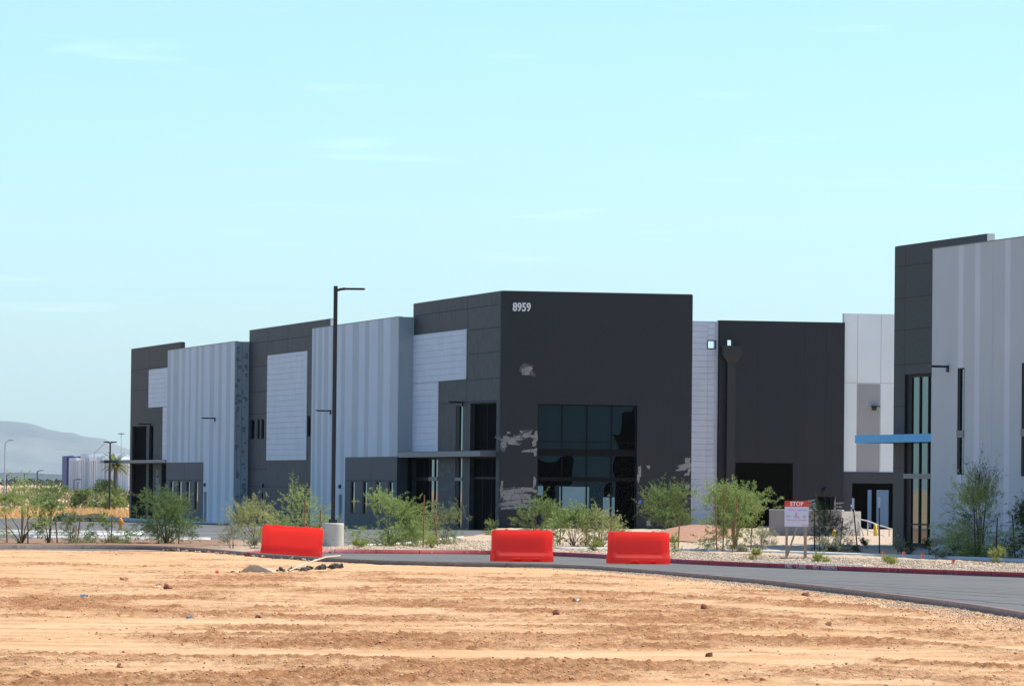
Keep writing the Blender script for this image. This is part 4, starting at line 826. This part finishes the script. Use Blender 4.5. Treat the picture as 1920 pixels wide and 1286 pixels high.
# ---- hydrant
hx, hy = -18.33, 238.6; hyd = empty('fire_hydrant', (hx, hy, float(g(hx, hy))), 0, 'orange-yellow fire hydrant out in the parking lot at left', 'hydrant')
bm = bmesh.new(); tube(bm, [(0, 0, 0), (0, 0, .06), (0, 0, .061), (0, 0, .55), (0, 0, .56), (0, 0, .62), (0, 0, .63), (0, 0, .74), (0, 0, .80)], [.15, .15, .10, .10, .14, .14, .11, .09, .02], 16); obj('barrel', bm, M['hydrant'], hyd, smooth=False)
bm = bmesh.new(); tube(bm, [(-.2, 0, .47), (.2, 0, .47)], .06, 12); tube(bm, [(0, 0, .42), (0, -.2, .42)], .075, 12); obj('outlet', bm, M['hydrant'], hyd); hyd.scale = (.85, .85, .70)
# ---- black mound of cold asphalt at the lot's edge
bm = bmesh.new(); 
for k in range(9): rock_mesh(bm, (random.uniform(-1.2, 1.2), random.uniform(-.5, .5), .25), random.uniform(.4, .62), 300 + k, .8, .2)
tag(obj('asphalt_heap', bm, mat('black_spoil', (.03, .03, .032), (.05, .05, .05), 4, .9), loc=(-28.2, 330, -.3)), 'black heap at the far edge of the parking lot', 'heap')

# ------------------------------------------------------------------ plants
def foliage(H, Wd, n_tw, lf_tw, leafL, leafW, rng, base=.15, spray=1.8, droop=.25, stems=4, flat=1.0, feather=1, lumps=6):
    """branches (tubes) and leaflets (quads) in local metres"""
    bm = bmesh.new(); nodes = []
    top = H * .9; rad = Wd / 2 * 1.0
    cl = []
    for k in range(lumps):
        a = rng.uniform(0, 6.28); r = rad * math.sqrt(rng.uniform(.02, 1)) * .80; z = H * (base + (1 - base) * rng.uniform(.02, .88))
        r *= (1 - .55 * max(0, (z / H - .55) / .45)); cl.append(np.array([r * math.cos(a), r * math.sin(a), z]))
    cl[0] = np.array([rad * rng.uniform(-.25, .25), 0, H * .80])
    for k in range(max(stems, len(cl))):
        c = cl[k % len(cl)]; a = rng.uniform(0, 6.28); b0 = np.array([.05 * math.cos(a), .05 * math.sin(a), -.05])
        m1 = b0 * .5 + c * np.array([.35, .35, .45]) + rng.normal(0, .04, 3) * H * .4
        tube(bm, [b0, m1, c], [.022 * H / 2 + .006, .014 * H / 2 + .004, .005], 5)
        nodes += [(m1, .35), (m1 * .4 + c * .6, .6), (c, 1)]
    V = []; F = []
    tw_s = []; tw_e = []
    for k in range(n_tw):
        c = cl[rng.integers(len(cl))]; sp = np.array([rad * .50, rad * .50, H * .20])
        s = c + rng.normal(0, .45, 3) * sp; out = s - np.array([0, 0, H * .35]); out[2] *= .8; out /= (np.linalg.norm(out) + 1e-6)
        d = out * .8 + rng.normal(0, .45, 3); d[2] += .35; d /= np.linalg.norm(d); L = rng.uniform(.15, .34) * (H * .35 + .35) * (spray if rng.random() < .45 else 1)
        s[2] = max(s[2], H * base * rng.uniform(.3, 1)); tw_s.append(s); tw_e.append(s + d * L)
    tw_s = np.array(tw_s); tw_e = np.array(tw_e)
    n = n_tw * lf_tw; k = np.repeat(np.arange(n_tw), lf_tw); t = rng.random(n) ** .8
    p = tw_s[k] * (1 - t[:, None]) + tw_e[k] * t[:, None]; p[:, 2] -= droop * (t ** 2) * .3
    p += rng.normal(0, .022 * (H * .3 + .5), (n, 3)); p[:, 2] = np.maximum(p[:, 2], .02)
    ax = tw_e[k] - tw_s[k]; ax /= np.linalg.norm(ax, axis=1)[:, None]; d = ax * .7 + rng.normal(0, .6, (n, 3)); d /= np.linalg.norm(d, axis=1)[:, None]
    sd_ = np.cross(d, rng.normal(0, 1, (n, 3))); sd_ /= np.linalg.norm(sd_, axis=1)[:, None]
    L = leafL * rng.uniform(.6, 1.4, n)[:, None]; w_ = leafW * rng.uniform(.6, 1.3, n)[:, None]
    V = np.stack([p, p + d * L * .5 + sd_ * w_ * .5, p + d * L, p + d * L * .5 - sd_ * w_ * .5], 1).reshape(-1, 3)
    F = np.arange(n * 4).reshape(-1, 4)
    for q in range(0, n_tw, 2): tube(bm, [tw_s[q], tw_e[q]], [.007, .003], 3, False)
    return bm, V, F
def plant(name, x, y, H, Wd, leaf, label, cat, group, seed, n_tw=300, lf=26, leafL=.075, leafW=.022, bark='bark', z=None, **kw):
    rng = np.random.default_rng(seed); z = float(g(x, y)) + .10 if z is None else z
    r_ = empty(name, (x, y, z), 0, label, cat, group); bm, V, F = foliage(H, Wd, n_tw, lf, leafL, leafW, rng, **kw)
    obj('trunk', bm, M[bark], r_, smooth=True); npmesh('crown', V, F, M[leaf], r_)
    return r_
TG = 'young desert trees in the planting bed'
T = [(-18.3, 189.7, 2.05, 2.0, 'leafA', 'loose yellow-green sapling at the far left edge with upright stakes', 200, .1, 'greenbark', 7),
     (-17.3, 190.2, 1.6, 1.1, 'leafB', 'small green sapling just right of the far left sapling', 110, .1, 'bark', 5),
     (-16.45, 191.0, .95, 1.1, 'leafB', 'low feathery sapling between two stakes at left', 130, .0, 'bark', 6),
     (-15.2, 191.9, 1.05, 1.5, 'leafB', 'low spreading sapling by the stake before the hydrant', 150, .0, 'bark', 6),
     (-13.1, 193.4, 1.95, 2.1, 'leafB', 'full round green desert tree between two stakes before the far block', 520, .12, 'bark', 9),
     (-9.6, 191.1, 1.6, 1.6, 'leafA', 'low yellow-green tree left of the leftmost barrier', 300, .1, 'greenbark', 7),
     (-8.15, 196.8, 2.05, 2.1, 'leafA', 'broad light green tree behind the leftmost barrier', 420, .2, 'greenbark', 8),
     (-4.6, 193.5, 2.0, 2.6, 'leafA', 'wide arching yellow-green tree before the four slim windows', 620, .05, 'greenbark', 10),
     (-2.5, 198.4, 1.25, 1.8, 'leafB', 'low green tree before the entrance under the canopy', 260, .05, 'bark', 6),
     (1.15, 203.4, 1.75, 1.35, 'leafB', 'grey-green tree left of the three before the big front window', 300, .1, 'bark', 6),
     (2.45, 197.2, 1.45, 1.6, 'leafA', 'feathery light green tree centred before the big front window', 330, .1, 'bark', 6),
     (3.55, 197.7, 1.35, 1.5, 'leafA', 'feathery light green tree right of the three before the big front window', 300, .1, 'bark', 6),
     (7.3, 234.0, 2.0, 2.1, 'leafB', 'dense dark green tree standing against the charcoal front wall', 560, .15, 'bark', 8),
     (8.5, 190.6, 2.15, 3.1, 'leafA', 'largest bright green tree, with leaning stakes, left of the notice board', 760, .08, 'greenbark', 11),
     (12.05, 192.3, 1.6, 1.4, 'leafC', 'dark sparse tree in front of the low wall', 240, .15, 'bark', 6),
     (16.75, 181.0, 2.45, 2.4, 'leafA', 'tall pale green tree before the striped wall at right', 620, .05, 'bark', 9),
     (18.55, 181.5, 2.0, 1.3, 'leafC', 'dark tree at the right edge', 300, .1, 'bark', 6),
     (17.3, 186.5, 2.9, 1.0, 'leafC', 'narrow dark green tree behind the tall pale green tree', 200, .3, 'bark', 5)]
for i, (x, y, H, Wd, lf_, lb, ntw, base, bk, lumps) in enumerate(T):
    plant('desert_tree', x, y, H * 1.07, Wd * 1.18, lf_ if lf_ == 'leafC' else lf_ + 'xyz'[i % 3], lb, 'tree', TG, 100 + i, n_tw=int(ntw * 1.15), lf=int((26, 34, 22)[i % 3]), leafL=(.075, .06, .09)[i % 3], leafW=(.022, .024, .018)[i % 3], spray=(2.0, 1.5, 2.5)[i % 3], bark=bk, base=base * .5, lumps=lumps + 3)
SG = 'low shrubs in the gravel bed'
Sh = [(-10.1, 184.2, .75, .75, 'leafP', 'pale grey-green shrub behind the kerb left of the leftmost barrier'), (-9.2, 182.5, .45, .6, 'leafP', 'very low pale shrub touching the leftmost barrier'),
      (9.45, 189.3, .75, .85, 'leafP', 'pale grey shrub before the largest bright tree'), (8.8, 188.6, .5, .6, 'leafP', 'small pale shrub at the foot of the largest bright tree'), (6.05, 186.5, .55, .5, 'leafY', 'yellow-green tuft right of the rightmost barrier'),
      (12.2, 187.3, .62, .85, 'leafP', 'round pale shrub right of the notice board'), (11.6, 187.6, .45, .5, 'leafP', 'small pale shrub close to the notice board leg'), (10.6, 206, .5, .5, 'leafP', 'small shrub at the foot of the low wall'),
      (13.3, 192, .42, .5, 'leafC', 'dark low shrub in the shade at the building end, leftmost'), (14.15, 184.8, .5, .5, 'leafP', 'pale upright shrub behind the orange flags'), (14.75, 188, .42, .5, 'leafC', 'dark low shrub in the shade behind the orange flags'),
      (15.4, 186.5, .5, .7, 'leafC', 'dark shrub at the foot of the tall glazing'), (15.0, 178.4, .6, .6, 'leafP', 'pale shrub right of the orange flags near the concrete edging'), (15.9, 180.6, .35, .8, 'leafC', 'low dark shrub before the pale striped wall'),
      (16.2, 168, .45, .7, 'leafY', 'thin yellowish shrub in the gravel at right'), (12.1, 162.5, .2, .5, 'leafY', 'flat green weed in the gravel behind the kerb lettering'), (8.2, 168.5, .3, .5, 'leafY', 'low green weed near the notice board base'),
      (-.9, 224, .6, .9, 'leafB', 'low green shrub by the entrance doors'), (-5.6, 186.5, .25, .5, 'leafY', 'low weed just right of the lamp footing'), (-2.9, 188.8, .3, .6, 'leafY', 'low green shrub under the arching tree'), (3.2, 187.6, .25, .45, 'leafY', 'small tuft between the two right barriers'), (10.1, 166.0, .2, .5, 'leafY', 'flat weed right of the notice board base')]
for i, (x, y, H, Wd, lf_, lb) in enumerate(Sh):
    plant('shrub', x, y, H, Wd, lf_, lb, 'shrub', SG, 300 + i, n_tw=90, lf=22, leafL=.05, leafW=.016, base=0, lumps=4, droop=0)
# stakes: base x,y, height, lean x, material, white tag
K = [(-18.25, 189.5, 1.35, .0, 'stake', 0, 'stake in the middle of the far left sapling'), (-18.02, 189.6, 1.4, -.02, 'stake', 0, 'stake on the right of the far left sapling'), (-18.75, 189.2, 1.1, -.08, 'stake', 0, 'stake on the left of the far left sapling'),
     (-17.0, 190.6, .98, -.10, 'stake', 0, 'stake left of the low feathery sapling'), (-16.3, 190.8, .95, .12, 'stake', 0, 'leaning stake right of the low feathery sapling'), (-15.05, 191.4, 1.05, .02, 'stake', 0, 'stake before the orange hydrant'), 
     (-13.35, 192.8, 1.05, -.10, 'stake', 0, 'stake left in the full round green tree'), (-12.6, 192.8, 1.0, .05, 'stake', 0, 'stake right in the full round green tree'),
     (-7.95, 195.5, 1.75, .02, 'stake', 0, 'tall stake behind the leftmost barrier'), (-7.4, 196.4, 1.35, .06, 'stake', 0, 'stake left of the lamp post'), (-9.2, 190.6, .9, -.03, 'stake', 0, 'stake in the low yellow-green tree'),
     (-3.28, 191.6, 2.0, .03, 'stake', 0, 'tall red-brown stake at the right of the arching tree'), (-2.75, 193.5, 1.3, -.15, 'stake', 0, 'leaning stake between the arching tree and the low green tree'),
     (.95, 203, 1.0, -.03, 'stake', 0, 'stake left before the big front window'), (1.95, 199, .95, .05, 'stake', 0, 'stake between the left and centre trees before the big window'), (2.95, 196.2, 1.1, .05, 'stake', 0, 'stake between the centre and right trees before the big window'), (3.9, 196.5, 1.25, .02, 'stake', 0, 'stake at the right of the trees before the big window'),
     (6.45, 194.5, 1.35, .06, 'stake', 0, 'thin stake before the brown dirt mound'), (7.7, 188.4, 2.2, -.10, 'stake', 0, 'thick leaning stake, leftmost of the largest bright tree'), (7.95, 189.2, 2.4, .02, 'stake', 0, 'straight stake, second in the largest bright tree'), (8.25, 188.2, 2.15, .18, 'stake', 0, 'thick stake leaning right in the largest bright tree'),
     (9.1, 191.5, 1.45, .05, 'stake', 0, 'stake right of centre in the largest bright tree'), (9.6, 194, 1.0, .05, 'stake', 0, 'short stake at the right side of the largest bright tree'),
     (11.65, 190.5, 1.35, -.05, 'stakedark', 0, 'dark stake left of the dark sparse tree'), (12.45, 191.5, 1.3, .12, 'stakedark', 0, 'dark leaning stake right of the dark sparse tree'), (13.05, 190.0, 1.8, -.20, 'stakedark', 1, 'dark stake leaning left with a white tag by the stair rail'), (13.85, 190, 1.85, -.02, 'stakedark', 1, 'upright dark stake with a white tag before the glazed opening'),
     (11.6, 193, 1.6, -.02, 'stakedark', 1, 'white-tagged stake right of the STOP board'),
     (16.45, 179, 1.85, -.08, 'stakedark', 0, 'dark stake in the tall pale green tree'), (17.2, 179.5, 1.5, .05, 'stakedark', 0, 'dark stake on the right of the tall pale green tree'), (18.0, 180.5, 1.6, -.12, 'stakedark', 0, 'dark leaning stake by the right edge')]
for (x, y, h, ln, mk, tg_, lb) in K:
    r_ = empty('tree_stake', (x, y, float(g(x, y)) + .08), 0, lb, 'stake', 'wooden stakes supporting the young trees')
    bm = bmesh.new(); tube(bm, [(0, 0, -.1), (ln * .5, 0, h * .5), (ln, 0, h)], [.026, .025, .022], 8); obj('pole', bm, M[mk], r_)
    if tg_:
        bm = bmesh.new(); box(bm, ln - .04, ln + .04, -.035, .035, h - .12, h + .28, Matrix.Rotation(0, 4, 'Y')); obj('tag', bm, M['signwhite'], r_)
# ---------------- far left: grass, bushes, palm, lamps, building, hills
def quads_stuff(name, P, L, Wl, up, rng, m, label, cat, parent=None):
    n = len(P); d = rng.normal(0, 1, (n, 3)); d[:, 2] = np.abs(d[:, 2]) + up; d /= np.linalg.norm(d, axis=1)[:, None]; s = np.cross(d, rng.normal(0, 1, (n, 3))); s /= np.linalg.norm(s, axis=1)[:, None]
    L = (L * rng.uniform(.5, 1.4, n))[:, None]; w_ = (Wl * rng.uniform(.6, 1.3, n))[:, None]
    V = np.stack([P, P + d * L * .5 + s * w_ * .5, P + d * L, P + d * L * .5 - s * w_ * .5], 1).reshape(-1, 3)
    o = npmesh(name, V, np.arange(n * 4).reshape(-1, 4), m, parent)
    if label: tag(o, label, cat, kind='stuff')
    return o
rng = np.random.default_rng(5)
n = 44000; y = rng.uniform(398, 455, n); x = y * rng.uniform(-.20, -.06, n); dens = fbm(x * .25, y * .12, 3, 3); s_ = rng.random(n) < np.clip(dens * 2.2 - .5, .1, 1); x, y = x[s_], y[s_]
quads_stuff('dry_grass', np.c_[x, y, np.full(len(x), -.52)], .75, .07, 1.2, rng, M['straw'], 'strip of tall golden dry grass beyond the parking lot at left', 'dry grass')
n = 2300; cy = rng.uniform(560, 1700, n) ; cx = cy * rng.uniform(-.32, -.07, n); P = []
sel = (fbm(cx * .03, cy * .012, 9, 2) > .38); cx, cy = cx[sel], cy[sel]
r0 = rng.uniform(.5, 1.4, len(cx)); kk = 60; ii = np.repeat(np.arange(len(cx)), kk)
P = np.c_[cx[ii], cy[ii], np.full(len(ii), -.5)] + np.c_[rng.normal(0, .55, len(ii)) * r0[ii], rng.normal(0, .55, len(ii)) * r0[ii], np.abs(rng.normal(0, .45, len(ii))) * r0[ii]]
quads_stuff('desert_scrub', P, .4, .22, .3, rng, M['scrub'], 'olive scrub dotted over the open desert at far left', 'scrub')
bush = [(-52.5, 500, 2.2, 4.2, 'leafB', 'green bush at the far left behind the lamp pole'), (-49.5, 505, 1.5, 3.6, 'leafA', 'yellow-green bush beyond the dry grass at left'), (-46.2, 515, 2.6, 4.6, 'leafB', 'broad green bush left of the distant warehouse'), (-43.0, 512, 1.9, 3.0, 'leafB', 'smaller green bush in front of the distant warehouse corner'),
        (-41.4, 520, 2.9, 3.6, 'leafB', 'tall green bush before the distant warehouse'), (-39.6, 505, 1.5, 2.6, 'leafA', 'light green bush left of the palm'), (-37.2, 508, 2.2, 2.6, 'leafB', 'green bush between the palm and the near warehouse'), (-44.3, 480, 1.2, 2.6, 'leafA', 'low yellowish bush at the edge of the dry grass')]
for i, (x, y, H, Wd, lf_, lb) in enumerate(bush):
    plant('desert_bush', x, y, H, Wd, lf_, lb, 'bush', 'bushes beyond the dry grass', 500 + i, n_tw=300, lf=22, leafL=.16, leafW=.07, base=0, lumps=8, z=-.5)
pm = empty('palm_tree', (-40.6, 520, -.5), 0, 'date palm with spreading crown before the distant warehouse', 'palm tree')
bm = bmesh.new(); tube(bm, [(0, 0, 0), (.03, 0, 1.5), (0, 0, 3.0), (.05, 0, 4.2), (.05, 0, 4.7)], [.20, .16, .15, .17, .24], 10); obj('trunk', bm, M['bark'], pm)
V = []; F = []; rng = np.random.default_rng(2)
for k in range(46):
    a = rng.uniform(0, 6.28); up = rng.uniform(-.1, 1.3); L = rng.uniform(1.3, 1.9); pr = np.array([.05, 0, 4.6]); d = np.array([math.cos(a) * math.cos(up), math.sin(a) * math.cos(up), math.sin(up)])
    for s_ in range(14):
        q = pr + d * L / 14; d[2] -= .085; d /= np.linalg.norm(d); side = np.cross(d, [0, 0, 1]); side /= np.linalg.norm(side) + 1e-6
        for sg_ in (-1, 1):
            tip = q + side * sg_ * .30 * (1 - (s_ / 15) ** 2) + d * .16 + np.array([0, 0, -.06]); i0 = len(V); V += [pr, q, tip, tip - d * .05]; F.append((i0, i0 + 1, i0 + 2, i0 + 3))
        pr = q
npmesh('crown', V, F, M['palmleaf'], pm)
def far_lamp(x, y, h, m, label, arms=((.9, 0),), r=.09, hook=0):
    r_ = empty('street_lamp', (x, y, -.5), 0, label, 'street lamp', 'distant street lamps at left'); bm = bmesh.new(); tube(bm, [(0, 0, 0), (0, 0, h)], [r, r * .7], 8); obj('pole', bm, M[m], r_)
    for (ax, rise) in arms:
        bm = bmesh.new(); tube(bm, [(0, 0, h - .05), (ax * .5, 0, h + rise * .8), (ax, 0, h + rise)], r * .55, 6); box(bm, ax - .25, ax + .25, -.14, .14, h + rise - .03, h + rise + .07); obj('lamp_head', bm, M[m], r_)
M['galvfar'] = mat('pale_lamp_pole', (.40, .42, .44), rough=.6)
far_lamp(-51.9, 520, 6.9, 'galvfar', 'tall pale street lamp at the far left edge', ((.6, .25),), .08)
far_lamp(-34.0, 430, 6.35, 'black', 'black double-headed lamp post left of the near warehouse', ((.3, 0), (-.3, 0)), .10)
far_lamp(-76.2, 816, 4.6, 'black', 'dark single-arm lamp post in the open desert', ((.75, .1),), .12)
far_lamp(-94, 980, 4.3, 'black', 'thin dark lamp post left of the single-arm one', ((.3, 0),), .11); far_lamp(-81.2, 830, 3.6, 'black', 'short dark lamp post in the desert far left', ((.3, 0),), .10); far_lamp(-92.5, 930, 4.0, 'black', 'dark lamp post at the very left edge', ((.3, 0),), .12)
far_lamp(-84, 940, 2.9, 'black', 'short dark pole right of the single-arm lamp', ((.2, 0),), .09); far_lamp(-78.5, 920, 2.8, 'black', 'small dark pole left of the distant navy wall', ((.2, 0),), .09)
far_lamp(-44.8, 545, 6.1, 'galvfar', 'pale mast-arm lamp above the distant warehouse roof', ((2.0, 1.15),), .07); far_lamp(-46.3, 545, 5.4, 'galvfar', 'pale lamp arching left before the distant warehouse', ((-.9, .35),), .06)
far_lamp(-42.3, 550, 8.2, 'galvfar', 'very thin tall pole right of the palm', ((.12, 0), (-.12, 0)), .04); far_lamp(-46.5, 540, 3.2, 'black', 'low dark lamp before the distant warehouse left end', ((.5, 0),), .05)
far_lamp(-38.9, 525, 3.3, 'black', 'low dark lamp right of the palm trunk', ((.5, 0),), .05)
# distant warehouse: long facade seen end-on
fb_ = empty('warehouse', (-105.5, 1400, -.6), TH, 'distant pale grey warehouse with navy end behind the palm', 'warehouse')
y0 = 0; segs = [(0, 22, 9.4, 'farwhite', 0), (22, 40, 9.9, 'farwhite', -1.0), (40, 48, 10.3, 'fargrey', 0), (48, 62, 10.0, 'farwhite', -1.2), (62, 70, 9.6, 'fargrey', 0), (70, 78, 10.9, 'fargrey', -1.2), (78, 92, 9.2, 'farwhite', -.4), (92, 99, 9.6, 'fargrey', -1.4), (99, 108, 10.2, 'navy', -2.0)]
for (a0, a1, h, mk, off) in segs:
    slab(fb_, 'wall', off, 40, a0 + .02, a1 - .02, 0, h + a0 * .004, M[mk])
bm = bmesh.new()
for (a, off) in ((6, 0), (13, 0), (19, 0), (27, -1), (33, -1), (53, -1.2), (58, -1.2), (83, -.4), (88, -.4)): box(bm, off - .2, off, a - .18, a + .18, 0, 9.0)
obj('window', bm, M['navy'], fb_)
bm = bmesh.new()
for k in range(26):
    a = 1.5 + k * 3.7; off = [q[4] for q in segs if q[0] <= a < q[1]][0]; box(bm, off - .35, off, a - .22, a + .22, 0, 9.1)
obj('wall_rib', bm, M['fargrey'], fb_)
bm = bmesh.new(); box(bm, -.9, .9, -1, 1, 0, 1.7); box(bm, -1.1, 1.1, -1.2, 1.2, 1.7, 1.85); tag(obj('hut', bm, M['brick'], loc=(-59.2, 700, -.5)), 'small reddish hut before the distant warehouse', 'hut')
# treeline
rng = np.random.default_rng(8); n = 9000; cx = rng.uniform(-900, -60, n); hh = .6 + 3.2 * fbm(cx * .02, cx * 0, 6, 4)
P = np.c_[cx, 3000 + rng.uniform(-60, 60, n), rng.random(n) * hh - .5]
quads_stuff('distant_trees', P, 2.0, 1.8, .3, rng, M['treeline'], 'dark line of distant trees at the foot of the mountains', 'tree line')
# mountains
nx, ny = 260, 60; xs_ = np.linspace(-10800, -750, nx); yy_ = np.linspace(24600, 34500, ny); X, Y = np.meshgrid(xs_, yy_)
prof = 3 * np.interp(X / Y * 9000, [-3300, -1800, -1100, -909.5, -853, -838, -820, -786, -767, -720, -706, -679, -620, -560, -480], [150, 185, 118, 109, 101, 97, 92, 88, 85, 79, 71, 58, 30, 8, -8])
t_ = (Y - 24600) / 9900.; env = np.exp(-((t_ - .45) / .33) ** 2)
rid = np.abs(fbm(X * .0022, Y * .0015, 12, 6, .6) - .5) * 2
Zm = prof * env * (1 - .55 * rid * (1 - np.exp(-((t_ - .45) / .10) ** 2))) + (26 * (fbm(X * .004, Y * .004, 3, 5, .6) - .5) + 60 * (fbm(X * .0011, Y * .001, 33, 3) - .5)) * env - 8
idx = np.arange(X.size).reshape(X.shape); F = np.c_[idx[:-1, :-1].ravel(), idx[:-1, 1:].ravel(), idx[1:, 1:].ravel(), idx[1:, :-1].ravel()]
tag(npmesh('mountain', np.c_[X.ravel(), Y.ravel(), Zm.ravel() * 1.12], F, mat('mountain_rock', (.075, .078, .085), (.15, .14, .135), .0013, .95), smooth=True), kind='structure')
# the air: one even volume round everything
HAZE = 2.0e-5
if HAZE:
    bm = bmesh.new(); box(bm, -21000, 21000, -500, 37000, -3, 640); hz = obj('haze', bm, [])
    hm = bpy.data.materials.new('haze_air'); hm.use_nodes = True; t = hm.node_tree; t.nodes.clear(); o_ = t.nodes.new('ShaderNodeOutputMaterial'); pv = t.nodes.new('ShaderNodeVolumePrincipled')
    pv.inputs['Density'].default_value = HAZE; pv.inputs['Color'].default_value = (.84, 1, 1, 1); pv.inputs['Anisotropy'].default_value = .2
    t.links.new(pv.outputs[0], o_.inputs['Volume']); hz.data.materials.append(hm); tag(hz, 'pale blue haze in the distance', 'haze', kind='stuff')
